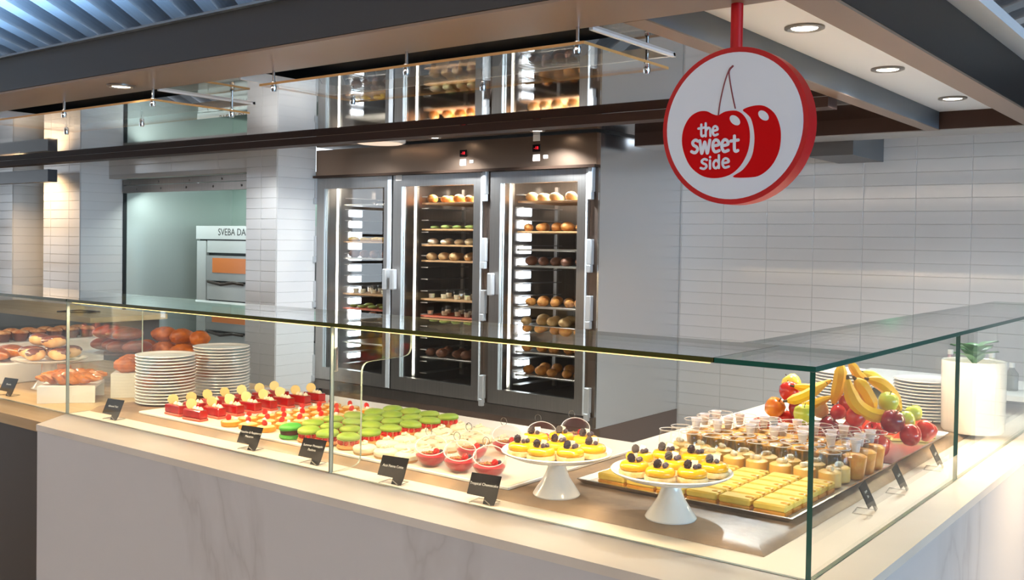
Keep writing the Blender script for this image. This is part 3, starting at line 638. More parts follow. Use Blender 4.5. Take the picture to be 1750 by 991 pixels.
for c, X in enumerate((-2.245, -2.112)):
    for k in range(8):
        Y = .145+k*.072+(.0 if c else .012)
        if Y > .66: continue
        t = thing('jelly_slice', 'red jelly cake slice with round topper, %s from the front in the %s row' % (ORD[k], ['left', 'right'][c]), 'cake', (X+random.uniform(-.006, .006), Y, TA+.0004), random.uniform(-.06, .06), 'red jelly slices')
        obj('base', RBs, t); obj('jelly', RJ, t); obj('chocolate_disc', RD, t, (-.024, .003, .050), (PI/2+random.uniform(-.25, .25), 0, random.uniform(.5, 1.0)))
        for q in (-.004, .014, .031): obj('cream_dollop', DOLM, t, (q, random.uniform(-.004, .004), .0345))
# ------------------------------------------------------------------ raspberry tartlets
SHELL = mat('tartlet_shell', '#e0992e', .5, col2='#d08822', scale=40); CUST = mat('tartlet_cream', '#eccf8c', .35, sss=.1)
TS = MB().lathe([(.027, 0), (.030, .002), (.032, .015), (.030, .016), (.028, .012), (0, .012)], 24).mesh('shell', SHELL)
TC = MB().lathe([(.0285, .0122), (.026, .016), (.018, .0185), (0, .0195)], 24, wob=lambda a, j: 1+.04*math.sin(a*6+j)).mesh('cream', CUST)
CUBE = MB().cbox(-.005, .005, -.005, .005, 0, .009, .001).mesh('nougat_cube', mat('nougat', '#f5efe2', .4))
k = 0
for c in range(3):
    for r in range(7):
        x, y = -1.950+c*.079+.018*(r % 2)*0+random.uniform(-.004, .004), .160+r*.072+c*.008
        t = thing('raspberry_tartlet', 'round custard tartlet with raspberry, %s from the front in the %s tartlet row' % (ORD[r], ['left', 'middle', 'right'][c]), 'tartlet', (x, y, TA+.0004), random.uniform(0, 6), 'raspberry tartlets')
        obj('shell', TS, t); obj('cream', TC, t); obj('raspberry', RSP, t, (-.006, -.004, .0265), (random.uniform(-.6, .6), random.uniform(-.6, .6), 0)); obj('nougat_cube', CUBE, t, (.012, .006, .0165), (.3, .2, random.uniform(0, 2)))
# ------------------------------------------------------------------ macaron sandwiches
MG = mat('pistachio_shell', '#7d9c2c', .5, col2='#94a83a', scale=25); MGD = mat('green_shell', '#3f9a34', .4, col2='#57ab3c', scale=25); MO = mat('apricot_shell', '#dd9650', .5, col2='#d0863e', scale=30); MF = mat('pink_filling', '#e9b08c', .5); MCH = mat('chocolate_filling', '#4a2318', .4)
def mac(top, m): 
    p = [(0, 0), (.028, 0), (.0325, .003), (.034, .0065), (.033, .0085), (.0315, .0095), (.033, .0105), (.032, .0125), (0, .0127)]
    if top: p = [(0, 0), (.032, .0), (.0335, .002), (.0315, .003), (.0335, .004), (.034, .007), (.0315, .0115), (.025, .0150), (.014, .0168), (0, .0172)]
    return MB().lathe(p, 26, wob=lambda a, j: 1+.008*math.sin(a*7)).mesh('shell', m)
MT, MBt, MTD, MBD = mac(1, MG), mac(0, MO), mac(1, MGD), mac(0, MGD)
MFL = MB().lathe([(.022, .0128), (.0235, .020), (.022, .0268)], 20).mesh('filling', MF); MFD = MB().lathe([(.029, .0128), (.031, .020), (.029, .0268)], 20).mesh('filling', MCH)
HB = berry(20, .0065, .0024).mesh('raspberry', MATS['raspberry_skin'])
for c in range(4):
    for r in range(6):
        x, y = -1.655+c*.079, .156+r*.087+c*.004
        dark = (c == 0 and r == 0)
        t = thing('macaron_sandwich', ('dark green macaron with chocolate filling behind the second card' if dark else 'pistachio macaron with raspberry filling, %s from the front in the %s macaron row' % (ORD[r], ['first', 'second', 'third', 'fourth'][c])), 'macaron', (x+random.uniform(-.003, .003), y, TA+.0004), random.uniform(0, 6), 'macaron sandwiches')
        obj('bottom_shell', MBD if dark else MBt, t); obj('filling', MFD if dark else MFL, t)
        if not dark:
            for q in range(9): a = 2*PI*q/9; obj('raspberry', HB, t, (.0245*math.cos(a), .0245*math.sin(a), .0198), (0, 0, a))
        obj('top_shell', MTD if dark else MT, t, (0, 0, .0272), (random.uniform(-.07, .07), random.uniform(-.07, .07), 0))
# ------------------------------------------------------------------ cream tarts
MER = mat('ivory_cream', '#e8dabb', .45, sss=.15); MCR = mat('cream_tart_crust', '#caa06a', .6, col2='#b08650', scale=40); LEAFG = mat('herb_leaf', '#8a8a54', .5)
CB = MB().lathe([(.029, 0), (.031, .002), (.031, .006), (0, .006)], 24).mesh('crust', MCR)
CC = MB().lathe([(.031, .0062), (.033, .011), (.033, .018), (.029, .022), (.020, .0245), (.010, .026), (0, .030)], 26, wob=lambda a, j: 1+.03*math.sin(a*5+j*1.3)).mesh('cream', MER)
CS = MB().tube([(.012*math.cos(a*1.1)*(1-a/9), .012*math.sin(a*1.1)*(1-a/9), .024+a*.0016) for a in range(9)], [.006, .006, .006, .0055, .005, .0045, .004, .003, .001], 6).mesh('swirl', MER)
LF = MB().prism([(-.006, 0), (0, .003), (.007, 0), (0, -.003)], 2, 0, .0008).mesh('leaf', LEAFG)
for c in range(4):
    for r in range(6):
        x, y = -1.335+c*.076, .155+r*.082+c*.002
        if c == 2 and r == 5: continue
        if c == 3 and r < 4: continue
        if c == 3 and r > 4: continue
        t = thing('cream_tart', 'ivory cream tart, %s from the front in the %s row beside the bowls' % (ORD[r], ORD[c]), 'tart', (x+random.uniform(-.004, .004), y+random.uniform(-.003, .003), TA+.0004), random.uniform(0, 6), 'ivory cream tarts')
        obj('crust', CB, t); obj('cream', CC, t); obj('swirl', CS, t); obj('leaf', LF, t, (-.018, .006, .0255), (.3, .2, random.uniform(0, 3)))
# ------------------------------------------------------------------ glass bowls of pink dessert
PINK = mat('pink_mousse', '#b8323c', .3, sss=.1, col2='#a82a34', scale=30); GRAN = mat('granola', '#b98f58', .7, col2='#7a5a34', scale=90)
def bowl_meshes():
    R0 = .044; n = 36; m = 12; vs = []; fs = []; rimp = []
    for i in range(n):
        a = 2*PI*i/n; th1 = 1.95+.50*math.sin(a)          # rim is cut at a slant, high at the back
        for j in range(m+1):
            th = .35+(th1-.35)*j/m; vs.append((R0*math.sin(th)*math.cos(a), R0*math.sin(th)*math.sin(a), R0*.94-R0*math.cos(th)))
        rimp.append(vs[-1])
    for i in range(n):
        for j in range(m): k = (i+1) % n; fs.append((i*(m+1)+j, k*(m+1)+j, k*(m+1)+j+1, i*(m+1)+j+1))
    fs.append([i*(m+1) for i in range(n)][::-1])
    g = MB().add(vs, fs, 0, True).mesh('bowl_glass', BOWLG); rim = MB().tube(rimp, .0011, 6, closed=True).mesh('rim', mat('glass_rim', '#e6ddd8', .1))  # white glints of the glass edge are put into the rim colour
    mo = MB().lathe([(0, .0015), (.014, .0022), (.029, .009), (.0378, .019), (.0415, .029), (.034, .032), (0, .033)], 28).mesh('mousse', PINK)
    ring = MB().tube([(0, .011*math.cos(t), .011*math.sin(t)) for t in [2*PI*q/20 for q in range(20)]], .0009, 6, closed=True).mesh('ring_handle', mat('wire_grey', '#7d756e', .3, .8))
    gr = MB()
    for q in range(26): a = random.uniform(0, 2*PI); d = random.uniform(0, .02); gr.ell((-.008+d*math.cos(a), d*math.sin(a)*.7, .0335+random.uniform(0, .003)), (.0032, .0025, .002), 5, 4)
    return g, rim, mo, ring, gr.mesh('granola', GRAN)
BW = bowl_meshes()
bl = [((727, 798), 'leftmost of the front three'), ((776, 808), 'middle of the front three'), ((831, 817), 'right one of the front three'), ((806, 786), 'in the second row behind the front bowls'), ((866, 775), 'behind the left rim of the cake stand'), ((925, 768), 'behind the tarts of the left stand'), ((983, 760), 'farthest right behind the left stand')]
for (px, py), lab in bl:
    q = at(px, py, TA); q.y = max(q.y, .165)
    if q.x > -.845: q.x = -.845
    t = thing('dessert_bowl', 'slanted glass bowl of pink mousse, '+lab, 'dessert bowl', (q.x, q.y, TA+.0005), YAW, 'glass bowls of pink mousse')
    obj('bowl_glass', BW[0], t); obj('rim', BW[1], t); obj('mousse', BW[2], t); obj('granola', BW[4], t)
    obj('raspberry', RSP, t, (.014, -.010, .040), (1, 0, 0)); obj('blueberry', BLU, t, (.025, .002, .038))
    obj('ring_handle', BW[3], t, (-.010, .034, .084), (0, 0, .9))
# ------------------------------------------------------------------ yellow cream squares on the sheet pan
SQT = mat('lemon_cream', '#f4d668', .4, sss=.1, col2='#f0ca4c', scale=30); SQB = mat('square_base', '#e2a33f', .6, col2='#d08a2a', scale=50); AMB = mat('amber_gel', '#e0a020', .25)
Q1 = MB().cbox(-.0375, .0375, -.0225, .0225, .0, .010, .002).mesh('sponge', SQB); Q2 = MB().cbox(-.0385, .0385, -.0235, .0235, .0101, .027, .004, smooth=True).mesh('cream_layer', SQT); Q3 = MB().ell((0, 0, 0), (.012, .008, .003), 10, 6).mesh('gel_drop', AMB)
for i in range(6):
    for j in range(6):
        x, y = -.628+i*.083, .331+j*.0525
        if i < 2 and j == 0: 
            pass
        t = thing('lemon_square', 'yellow cream square, %s from the right in the %s row from the front' % (ORD[5-i], ORD[j]), 'cake', (x+random.uniform(-.002, .002), y, PZ), random.uniform(-.04, .04), 'yellow cream squares')
        obj('sponge', Q1, t); obj('cream_layer', Q2, t); obj('gel_drop', Q3, t, (.028, .0, .0262))
# jars of yellow mousse, two rows
JG = MB().shell([(.0, .0005), (.026, .0005), (.029, .004), (.029, .070), (.0265, .076), (.0265, .086), (.0282, .088)], 24).mesh('jar_glass', CUPG); JM = MB().lathe([(.024, .0015), (.028, .004), (.028, .038), (.022, .042), (0, .043)], 24).mesh('mousse', mat('apricot_mousse', '#f9cf78', .4, sss=.1, col2='#f5c060', scale=25)); JR = MB().tube([(.0275*math.cos(2*PI*k/24), .0275*math.sin(2*PI*k/24), .0875) for k in range(24)], .0012, 6, closed=True).mesh('rim', MATS['glass_rim'])
TOP = MB().ell((0, 0, .047), (.013, .010, .007), 8, 6).ell((.010, .007, .048), (.007, .007, .007), 8, 6).mesh('cream_topping', DOL)
for j in range(2):
    for i in range(8):
        t = thing('mousse_jar', 'small glass jar of apricot mousse, %s from the left in the %s row' % (ORD[i], ['front', 'back'][j]), 'dessert jar', (-.655+i*.0645, .660+j*.066, PZ), random.uniform(0, 6), 'apricot mousse jars')
        obj('jar_glass', JG, t); obj('mousse', JM, t); obj('rim', JR, t); obj('cream_topping', TOP, t)
# plastic cups of orange fruit salad with small pots hung in them
KG = MB().shell([(0, .0005), (.025, .0005), (.0350, .099), (.0362, .100)], 24).mesh('cup', CUPG); KF = MB().lathe([(.0235, .0015), (.0305, .058), (.022, .064), (0, .066)], 20, wob=lambda a, j: 1+.04*math.sin(a*5+j)).mesh('fruit_salad', mat('orange_fruit', '#ffbc50', .3, sss=.1, col2='#f8a030', scale=60)); KR = MB().tube([(  .0358*math.cos(2*PI*k/24), .0358*math.sin(2*PI*k/24), .100) for k in range(24)], .001, 6, closed=True).mesh('rim', MATS['glass_rim'])
KP = MB().lathe([(.0090, .072), (.0140, .104), (.0158, .105), (.0136, .105), (.0122, .096), (0, .096)], 18).mesh('sauce_pot', mat('pot_plastic', '#e9e2e6', .3))
for j in range(3):
    for i in range(7):
        y = .795+j*.076
        t = thing('fruit_cup', 'cup of orange fruit, %s from the left in the %s cup row' % (ORD[i], ['front', 'middle', 'back'][j]), 'fruit cup', (-.640+i*.0755, y, PZ), random.uniform(0, 6), 'orange fruit cups')
        obj('cup', KG, t); obj('fruit_salad', KF, t); obj('rim', KR, t); obj('sauce_pot', KP, t, (.012, -.004, 0))
# ------------------------------------------------------------------ fruit pile
def apple_mesh(m):
    return MB().lathe([(0, -.030), (.012, -.0345), (.024, -.030), (.034, -.012), (.0365, .006), (.032, .024), (.020, .0325), (.009, .031), (.003, .024), (0, .022)], 24, wob=lambda a, j: 1+.02*math.sin(a*5)*(1 if j < 4 else .3)).mesh('apple_skin', m)
AP = {'red': apple_mesh(mat('red_apple', '#b3141c', .18, coat=.5, col2='#d63a2a', scale=22)), 'dark red': apple_mesh(mat('dark_red_apple', '#7d1220', .18, coat=.5, col2='#98202a', scale=22)), 'green': apple_mesh(mat('green_apple', '#b7c94a', .25, coat=.4, col2='#cdd65e', scale=20)), 'orange': apple_mesh(mat('orange_apple', '#e59a2c', .25, coat=.4, col2='#d0662a', scale=16)), 'yellow': apple_mesh(mat('yellow_apple', '#ecd561', .25, coat=.4, col2='#e2c74c', scale=20)), 'beige': apple_mesh(mat('beige_apple', '#e6c98a', .35, col2='#d8b06a', scale=20))}
STK = MB().tube([(0, 0, .022), (.001, .001, .034), (.004, .002, .042)], [.0016, .0013, .0018], 6).mesh('stalk', mat('stalk_brown', '#4c3520', .7))
D0 = 3.02
fruit = [('red', 1350, 671, 17, 3.03, 'leftmost near the top of the fruit pile'), ('yellow', 1353, 655, 16, 3.12, 'at the top left of the fruit pile'), ('orange', 1325, 697, 17, 3.05, 'leftmost low in the fruit pile'), ('dark red', 1362, 697, 15, 3.02, 'between the orange and the green apple'), ('green', 1374, 709, 18, 2.95, 'behind the vertical glass corner'),
         ('beige', 1404, 706, 15, 2.99, 'just right of the glass corner'), ('red', 1449, 690, 16, 2.98, 'under the upright banana'), ('red', 1432, 704, 13, 2.94, 'small one under the upright banana'), ('red', 1462, 713, 17, 2.88, 'below the big banana bunch'), ('green', 1518, 687, 17, 2.93, 'held in the banana bunch'),
         ('dark red', 1527, 722, 20, 2.84, 'in front of the banana bunch'), ('green', 1549, 718, 15, 2.89, 'right of the dark red apple'), ('green', 1562, 706, 14, 2.98, 'farthest right in the pile'), ('red', 1554, 742, 18, 2.84, 'low by the right pan edge'), ('red', 1582, 736, 18, 2.95, 'rightmost low beside the melon'),
         ('red', 1495, 738, 17, 2.95, 'low at the front of the pile'), ('dark red', 1412, 722, 17, 2.98, 'low behind the fruit cups'), ('red', 1345, 718, 17, 3.06, 'lowest under the orange apple'), ('red', 1455, 735, 17, 2.98, 'low behind the right fruit cups')]
for k, (x, y) in enumerate(((-.22, 1.085), (-.31, 1.075), (-.40, 1.08), (-.49, 1.085), (-.58, 1.10))):
    w_ = proj_px((x, y, PZ+.034)); fruit.append((['red', 'dark red', 'red', 'orange', 'red'][k], w_[0], w_[1], .035*F_PX/w_[2], w_[2], 'in the lowest front row of the pile, %s from the right' % ORD[k]))
FR = []
for kind, px, py, r, d, lab in fruit: s = r*d/F_PX/.0365; FR.append([atD(px, py, d), s])
for it in range(80):                                    # settle the apples so that they touch without sinking into each other
    for a in range(len(FR)):
        for b in range(a):
            v = FR[a][0]-FR[b][0]; m = .0365*(FR[a][1]+FR[b][1])
            if v.length < m: k = v.normalized()*(m-v.length)*.5; FR[a][0] += k; FR[b][0] -= k
        FR[a][0].z = max(FR[a][0].z, PZ+.0372*FR[a][1])
for (kind, px, py, r, d, lab), (q, s) in zip(fruit, FR):
    t = thing('apple', '%s apple %s' % (kind, lab), 'apple', q, random.uniform(0, 6), 'apples of the fruit pile'); t.scale = (s, s, s); t.rotation_euler = (random.uniform(.2, .9), random.uniform(-.3, .3), random.uniform(0, 6))
    obj('skin', AP[kind], t); obj('stalk', STK, t)
BANM = mat('banana_skin', '#e8b81c', .4, col2='#dba612', scale=9); BANG = mat('green_banana_skin', '#c9c94a', .4, col2='#dccb4a', scale=9); BTIP = mat('banana_tip', '#4a3a1c', .7)
ban = [([(1438, 622), (1436, 640), (1432, 662), (1424, 690)], 11, 2.98, 'upright banana right of the glass corner'), ([(1449, 648), (1452, 668), (1463, 690), (1485, 706), (1512, 711), (1530, 707)], 12.5, 2.86, 'large curved banana at the front of the bunch'), ([(1462, 648), (1474, 662), (1486, 682), (1494, 700)], 13, 2.91, 'second banana of the front bunch'), ([(1484, 648), (1506, 656), (1526, 676), (1538, 702)], 11.5, 2.97, 'long banana curving around the green apple'),
       ([(1452, 618), (1460, 630), (1468, 642), (1482, 648)], 8.5, 3.0, 'short banana at the top of the bunch'), ([(1474, 636), (1490, 642), (1504, 652), (1514, 664)], 9, 3.04, 'greenish banana at the back of the bunch'), ([(1357, 660), (1375, 663), (1395, 662), (1420, 650)], 7.5, 3.0, 'upper banana lying across the glass corner'), ([(1345, 685), (1362, 682), (1385, 672), (1412, 655)], 9.5, 2.93, 'lower banana lying across the glass corner'), ([(1366, 695), (1382, 693), (1400, 687), (1420, 678)], 7.5, 2.98, 'small banana under the lying pair'), ([(1445, 618), (1441, 612), (1439, 606)], 5, 3.0, 'banana tip above the glass edge')]
for pts, r, d, lab in ban:
    if len(pts) < 4: continue
    c = atD(*pts[len(pts)//2], d); sp = spline(pts, 4, False); N = len(sp)
    path = [atD(x, y, d)-c for x, y in sp]; rr = [r*d/F_PX*min(1, .32+2.6*min(k/(N-1), 1-k/(N-1))) for k in range(N)]
    t = thing('banana', lab, 'banana', c, 0, 'bananas of the fruit pile')
    obj('skin', MB().tube(path, rr, 7).mesh('skin', BANG if 'green' in lab.split()[0] else BANM), t)
    obj('tip', MB().tube([path[0]+(path[0]-path[1]).normalized()*.012, path[0]+(path[1]-path[0])*.1], [.0035, rr[0]*.9], 6).ell(path[-1], (rr[-1]*.8,)*3, 6, 4).mesh('tip', BTIP), t)
MELR = mat('melon_flesh', '#e2382a', .3, sss=.15, col2='#ef6a4a', scale=18); MELG = mat('melon_rind', '#d8d08a', .5)
for k in range(6):
    q = Vector((-.225-.075*(k % 3), 1.42+.085*(k//3)+.02*(k % 3), PZ)); t = thing('melon_slice', 'red melon wedge, %s from the front behind the apples' % ORD[k], 'melon slice', q, .45+.04*k, 'red melon wedges')
    poly = [(-.055, 0), (.055, 0), (0, .062)]; obj('flesh', MB().prism([(-.050, .008), (.050, .008), (0, .064)], 1, -.013, .013).mesh('flesh', MELR), t); obj('rind', MB().prism([(-.055, 0), (.055, 0), (.050, .0078), (-.050, .0078)], 1, -.0135, .0135).mesh('rind', MELG), t)
# ------------------------------------------------------------------ plates
def plate_mesh(r): return MB().lathe([(.0, 0), (r*.6, 0), (r*.66, .001), (r*.97, .0062), (r, .0082), (r*.992, .0106), (r*.96, .0108), (r*.9, .0085), (r*.62, .0046), (0, .0046)], 40).mesh('plate', PORC)
def stack(c, r, n, where, dz=.0112):
    m = plate_mesh(r)
    for k in range(n):
        o = obj('dinner_plate', m, None, (c[0]+random.uniform(-.0015, .0015), c[1]+random.uniform(-.0015, .0015), c[2]+k*dz))
        tag(o, ('white plate on top of the stack ' if k == n-1 else 'white plate within the stack ')+where, 'plate', 'plates in the stack '+where)
stack((-2.535, .31, SL+.0006), .106, 16, 'nearest the braided bread')
stack((-2.545, .56, SL+.0006), .106, 17, 'right behind the red jelly slices')
q = at(1577, 706, SL); q = Vector((-.31, 1.90, 0)); stack((q.x, q.y, SL+.0006), .104, 13, 'beside the melon wedges')
q = Vector((-.58, 1.84, 0)); stack((q.x, q.y, SL+.0006), .104, 14, 'behind the banana bunch')
# ------------------------------------------------------------------ name cards
CW, CH = .082, .056
CARD = MB().prism([(-CW/2, .018), (CW*.10, .016), (CW*.10, .0), (CW*.46, .0), (CW*.5, .016), (CW/2, .018), (CW/2, .014+CH), (-CW/2, .014+CH)], 1, -.0008, .0008).mesh('card', BLACK)
FOOT = MB().tube([(-.03, .0, .001), (-.03, .045, .001), (.03, .045, .001), (.03, .0, .001), (.012, .0, .012)], .0011, 6).mesh('wire_foot', mat('clear_wire', '#b9b2a8', .25, .4))
def card(p, rz, lines, label, tilt=-.45):
    t = thing('name_card', label, 'name card', p, rz, 'black dessert name cards')
    c = obj('card', CARD, t, (0, .0, .002), (tilt, 0, 0))
    for i, l in enumerate(lines):
        m = textmesh(l, .0092, INK, .0001); obj('lettering', m, c, (0, -.0011, .014+CH*.55-i*.012+(.006 if len(lines) > 1 else 0)), (PI/2, 0, 0))
    obj('wire_foot', FOOT, t)
def fp(px, py): q = at(px, py, ZC); return (q.x, min(q.y, .034) if q.y < .08 else q.y, ZC+.0005)
card(fp(196, 716), .15, ['Almond Tart'], 'black name card in front of the plate stack')
card(fp(427, 768), .15, ['Pistachio & Raspberry', 'Macaron'], 'black name card in front of the raspberry tartlets')
card(fp(526, 794), .15, ['Summer Pineapple', 'Pavlova'], 'black name card in front of the macarons')
card(fp(664, 828), .15, ['Acai Panna Cotta'], 'black name card in front of the ivory cream tarts')
card(fp(820, 862), .15, ['Tropical Cheesecake'], 'black name card in front of the pink dessert bowls')
for (px, py), tx, lab in (((1465, 872), ['Lemon', 'Slice'], 'nearest the glass corner'), ((1520, 838), ['Fruit Cup'], 'second from the glass corner'), ((1590, 800), ['Fresh Fruit'], 'farthest from the glass corner')):
    q = at(px, py, ZC); card((-.062, q.y, ZC+.0005), PI/2+.15, tx, 'black name card behind the side glass, '+lab)
card((-3.19, .04, ZC+.0005), .15, ['Brioche'], 'black name card at the left edge beside the white riser')
# ------------------------------------------------------------------ bakery at the left
def braid(L, w, m, n=3):
    b = MB()
    for k in range(n):
        ph = 2*PI*k/n; pts = []; rr = []
        for i in range(25):
            t = i/24; e = math.sin(PI*min(max(t, .03), .97))**.5; a = t*5.2*PI/1.3+ph
            pts.append(((t-.5)*L, w*.55*math.sin(a)*e, w*.55+w*.28*math.sin(2*a)*e)); rr.append(w*.50*max(.35, e))
        b.tube(pts, rr, 8)
    return b.mesh('braid', m)
BR1 = mat('glossy_crust', '#cf7a1e', .3, col2='#84400e', scale=26, coat=.4); BR2 = mat('red_brown_crust', '#8f3f1c', .35, col2='#642a12', scale=24, coat=.3); BR3 = mat('pale_dough', '#e3bd86', .5, col2='#c98c4a', scale=20); BRC = mat('chocolate_glaze', '#5a2c1c', .25, col2='#7a4028', scale=20, coat=.4); BRO = mat('orange_crust', '#d0701a', .4, col2='#a34e10', scale=30, bump=.4, bscale=80)
LBR = {'braid': braid(.235, .034, BR1)}
def riser(p, rz, dx_, dy_, h, label):
    b = MB().box(0, dx_, 0, .008, 0, h-.008).box(0, dx_, dy_-.008, dy_, 0, h-.008).box(0, dx_, 0, dy_, h-.008, h)
    o = obj('display_riser', b.mesh('display_riser', WPLAST), None, p, (0, 0, rz)); return tag(o, label, 'riser', 'white display risers')
RA = math.radians(50)
riser((-2.93, .035, ZC+.0005), RA, .20, .19, .062, 'white riser box under the braided bread nearest the front glass')
riser((-2.86, .285, ZC+.0005), RA, .20, .19, .092, 'white riser box behind, left of the plate stacks')
ca, sa = math.cos(RA), math.sin(RA)
def onr(ox_, oy_, u, v): return (ox_+ca*u-sa*v, oy_+sa*u+ca*v)
for k in range(2):
    x, y = onr(-2.93, .035, .10, .05+.092*k); t = tag(obj('braided_bread', LBR['braid'], None, (x, y, ZC+.069), (0, 0, RA+.1*(k-1))), 'glossy golden braided bread on the low riser, %s from the glass' % ORD[k], 'bread', 'braided breads')
NUTB = MB().ell((0, 0, .028), (.047, .038, .03), 16, 10, wob=lambda a, t: 1+.08*math.sin(a*6+3*t)).mesh('roll', BRO)
for k in range(4):
    x, y = onr(-2.86, .285, .05+.104*(k % 2), .048+.094*(k//2)); tag(obj('nut_roll', NUTB, None, (x, y, ZC+.093), (0, 0, RA+PI*k)), 'golden nut roll on the tall riser, %s of four' % ORD[k], 'roll', 'nut rolls on the tall riser')
# white stand with iced chocolate rolls
q = at(85, 612, 1.02); t = thing('cake_stand', 'white cake stand of chocolate rolls among the breads', 'cake stand', (q.x, q.y, ZC+.0005), 0, 'white cake stands')
obj('pedestal', MB().lathe([(.07, 0), (.06, .012), (.03, .05), (.026, .1078)], 28).mesh('pedestal', PORC), t); obj('plate', MB().lathe([(.026, .108), (.12, .110), (.143, .118), (.1445, .122), (.140, .122), (.118, .1155), (0, .1150)], 48).mesh('plate', PORC), t)
CR = MB().ell((0, 0, .024), (.050, .035, .026), 16, 10).mesh('dough', BR3); CRG = MB().ell((0, 0, .030), (.054, .031, .021), 16, 8).mesh('icing', BRC)
for k in range(7):
    a = 2*PI*k/5; r_ = .074 if k < 5 else 0; z = ZC+.1190 if k < 5 else ZC+.1165+.052
    pos = (q.x+r_*math.cos(a), q.y+r_*math.sin(a), z) if k < 5 else (q.x+(.055 if k == 6 else -.06), q.y-.01, z)
    u = thing('chocolate_roll', 'iced chocolate roll, %s on the white stand by the breads' % (ORD[k] if k < 5 else ['upper left', 'upper right'][k-5]), 'roll', pos, a+.25, 'iced chocolate rolls'); obj('dough', CR, u); obj('icing', CRG, u)
# clear stand with red-brown rolls
q = Vector((-3.16, .50, 0)); t = thing('clear_riser', 'clear acrylic shelf under the red-brown rolls', 'riser', (q.x, q.y, ZC+.0005)); obj('shelf_top', MB().box(-.15, .15, -.09, .09, .132, .137).mesh('shelf_top', [ACRYL]), t)
for sx in (-1, 1): obj('leg', MB().box(sx*.148-.003, sx*.148+.003, -.09, .09, 0, .1315).mesh('leg', [ACRYL]), t)
PRET = MB().ell((0, 0, .026), (.070, .034, .027), 14, 10, wob=lambda a, t: 1+.04*math.sin(3*a)).mesh('roll', BR2)
for k in range(7):
    xx = (-.114+.076*(k % 4)) if k < 4 else (-.076+.076*(k-4)); z = ZC+.1382 if k < 4 else ZC+.1382+.052
    tag(obj('pretzel_roll', PRET, None, (q.x+xx, q.y+random.uniform(-.015, .015), z), (0, 0, 1.57+random.uniform(-.06, .06))), 'red-brown roll on the clear shelf, %s in the %s layer' % (ORD[k if k < 4 else k-4], 'lower' if k < 4 else 'upper'), 'roll', 'red-brown rolls')
# orange crusted rolls behind the plates
ORO = MB().ell((0, 0, .031), (.056, .042, .032), 16, 10, wob=lambda a, t: 1+.07*math.sin(a*5+4*t)).mesh('roll', BRO)
bb = thing('bread_basket', 'low white riser of orange rolls behind the plate stacks', 'riser', (-3.06, .72, ZC+.0005)); obj('board', MB().cbox(-.22, .24, -.13, .15, .0, .11, .006).mesh('board', WPLAST), bb)
for k in range(9):
    lay = k >= 6; i, j = ((k % 3, k//3) if not lay else (k-6, 0)); tag(obj('crusty_roll', ORO, None, (-3.20+i*.128+(.05 if lay else 0), .655+j*.10+(.05 if lay else 0), ZC+.112+(.056 if lay else 0)), (0, 0, k*.7)), 'orange crusty roll behind the plates, %s in the %s layer' % (ORD[k if not lay else k-6], 'upper' if lay else 'lower'), 'roll', 'orange crusty rolls')
# chocolate muffins in a back row on a white board
mb = thing('pastry_board', 'white raised board of chocolate muffins at the back', 'riser', (-4.06, .60, ZC+.0005)); obj('board', MB().cbox(-.11, .11, -.31, .29, .0, .12, .005).mesh('board', WPLAST), mb)
MUF = MB().lathe([(.028, 0), (.036, .032), (.038, .036), (0, .037)], 18).mesh('cup', BRC); MUT = MB().ell((0, 0, .040), (.037, .037, .014), 14, 6, wob=lambda a, t: 1+.06*math.sin(a*7)).mesh('topping', mat('nut_topping', '#b8714c', .5, col2='#e0b48a', scale=60))
for k in range(14):
    u = thing('chocolate_muffin', 'chocolate muffin with nut topping, %s in the %s row' % (ORD[k % 7], ['front', 'back'][k//7]), 'muffin', (-4.02-(k//7)*.09, .34+(k % 7)*.083, ZC+.1212), k, 'chocolate muffins'); obj('cup', MUF, u); obj('topping', MUT, u)
# golden loaves and a flat pastry at the left edge
LOAF = MB().ell((0, 0, .030), (.12, .040, .031), 18, 10).mesh('loaf', BR1)
lw = thing('loaf_board', 'low white board of golden loaves at the left edge', 'riser', (-3.62, .20, ZC+.0005)); obj('board', MB().cbox(-.15, .13, -.14, .14, 0, .085, .004).mesh('board', WPLAST), lw)
for k in range(3): tag(obj('golden_loaf', LOAF, None, (-3.63, .110+k*.088, ZC+.0868), (0, 0, .05)), 'long golden loaf at the left edge, %s from the glass' % ORD[k], 'loaf', 'golden loaves')
FLT = MB().lathe([(.10, 0), (.115, .008), (.11, .02), (.09, .016), (0, .02)], 24, wob=lambda a, j: 1+.05*math.sin(a*4+j)).mesh('flatbread', mat('flat_pastry', '#e09a5a', .5, col2='#c96a3a', scale=18, bump=.4))
tag(obj('flat_pastry', FLT, None, (-3.78, .50, ZC+.0005+.0)), 'round flat pastry with red topping left of the white stand', 'pastry')
# wooden back shelf with tongs
bs = thing('back_shelf', 'pale wooden back shelf behind the breads', 'shelf', (-5.0, 1.45, 0)); lp('shelf_top', MB().box(-6.6, -4.72, 1.25, 1.75, 1.02, 1.05), mat('pale_shelf_wood', '#d8bd90', .45, col2='#cdae7c', scale=2, stretch=(1, 8, 8)), bs); lp('shelf_base', MB().box(-6.5, -4.76, 1.3, 1.72, 0, 1.019), DARKP, bs)
tg = thing('serving_tongs', 'steel serving tongs lying on the back shelf', 'tongs', (-5.05, 1.36, 1.0515), .5)
for sgn in (-1, 1): obj('arm', MB().tube([(-.14, 0, .008), (0, sgn*.012, .008+.006*sgn+.006), (.13, sgn*.020, .012)], [.006, .005, .008], 6).mesh('arm', CHROME), tg)
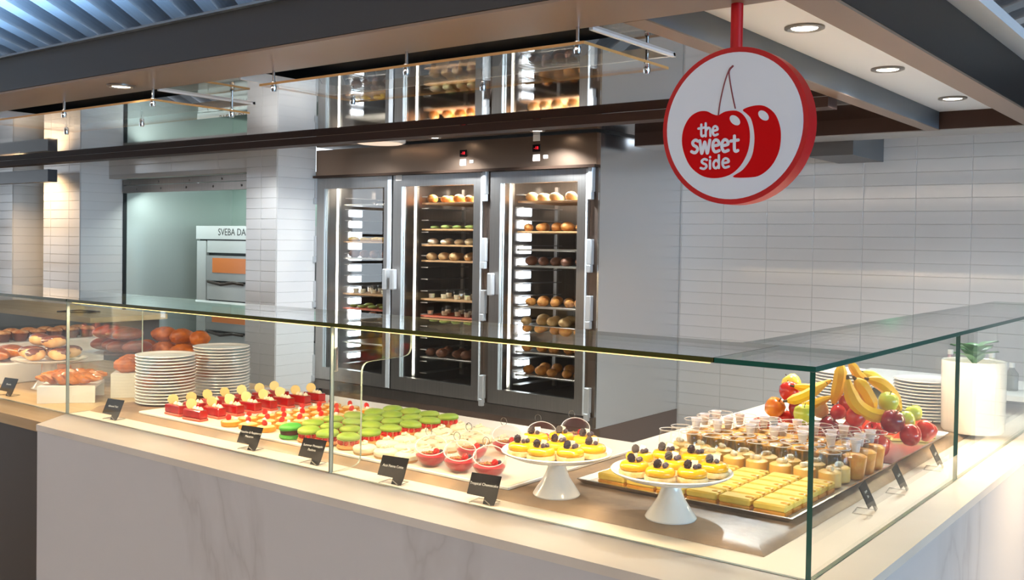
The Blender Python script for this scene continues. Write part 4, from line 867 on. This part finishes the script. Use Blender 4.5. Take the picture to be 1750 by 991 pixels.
# ------------------------------------------------------------------ far right end: pot with plant, raised shelf, bottles
pt = thing('plant_pot', 'large white cylindrical pot at the right end of the counter', 'plant pot', (-.122, 1.775, SL+.0006)); obj('pot', MB().lathe([(.092, 0), (.098, .01), (.1005, .232), (.099, .236), (.094, .232), (.092, .20), (0, .20)], 48).mesh('pot', PORC), pt)
LEAF = mat('green_leaf', '#6fa26c', .4, col2='#5b9058', scale=12)
lm = MB()
for s_ in range(5):
    w0 = (.0, .03, .038, .026, .0)[s_]; lm.v += [(-w0, s_*.03, .012*math.sin(s_)), (w0, s_*.03, .012*math.sin(s_)), (0, s_*.03, .012*math.sin(s_)-.006)]
for s_ in range(4):
    for a, b in ((0, 2), (2, 1)): lm.f.append([s_*3+a, s_*3+b, s_*3+3+b, s_*3+3+a]); lm.m.append(0); lm.sm.append(True)
lmm = lm.mesh('leaf', LEAF)
fo = thing('green_plant', 'broad-leaved green plant in the white pot', 'plant', (-.122, 1.775, SL+.2015)); obj('stem', MB().tube([(0, 0, 0), (.004, .003, .05)], .006, 8).mesh('stem', LEAF), fo)
for k in range(11): obj('leaf', lmm, fo, (0, 0, .02+.004*k), (.55+.05*(k % 4), 0, k*2.4), (.8, .7, 1))
rs = thing('raised_shelf', 'white raised shelf at the far end of the side counter', 'shelf', (-.4, 2.6, ZC+.0005)); lp('shelf_top', MB().box(-.80, -.03, 2.35, 2.85, .95, .97), WPLAST, rs)
for x in (-.78, -.06): lp('leg', MB().box(x, x+.02, 2.36, 2.84, ZC+.0005, .9495), WPLAST, rs)
for k, (x, h, w, m) in enumerate(((-.36, .13, .024, mat('pink_bottle', '#b89aa4', .2)), (-.29, .13, .026, mat('milk_bottle', '#e6e3dc', .3)), (-.215, .125, .026, mat('yellow_bottle', '#c8c88a', .25)), (-.145, .09, .024, mat('dark_bottle', '#6d716a', .25)))):
    u = thing('bottle', '%s bottle on the raised white shelf' % ['pinkish', 'milky white', 'yellow-green', 'short dark'][k], 'bottle', (x, 2.45+.02*k, .9705), 0, 'bottles on the raised shelf')
    obj('body', MB().lathe([(w*.9, 0), (w, .004), (w, h*.75), (w*.45, h*.93), (w*.4, h)], 20).mesh('body', m), u); obj('cap', MB().lathe([(w*.45, h+.0003), (w*.45, h+.018), (0, h+.018)], 14).mesh('cap', WPLAST), u)
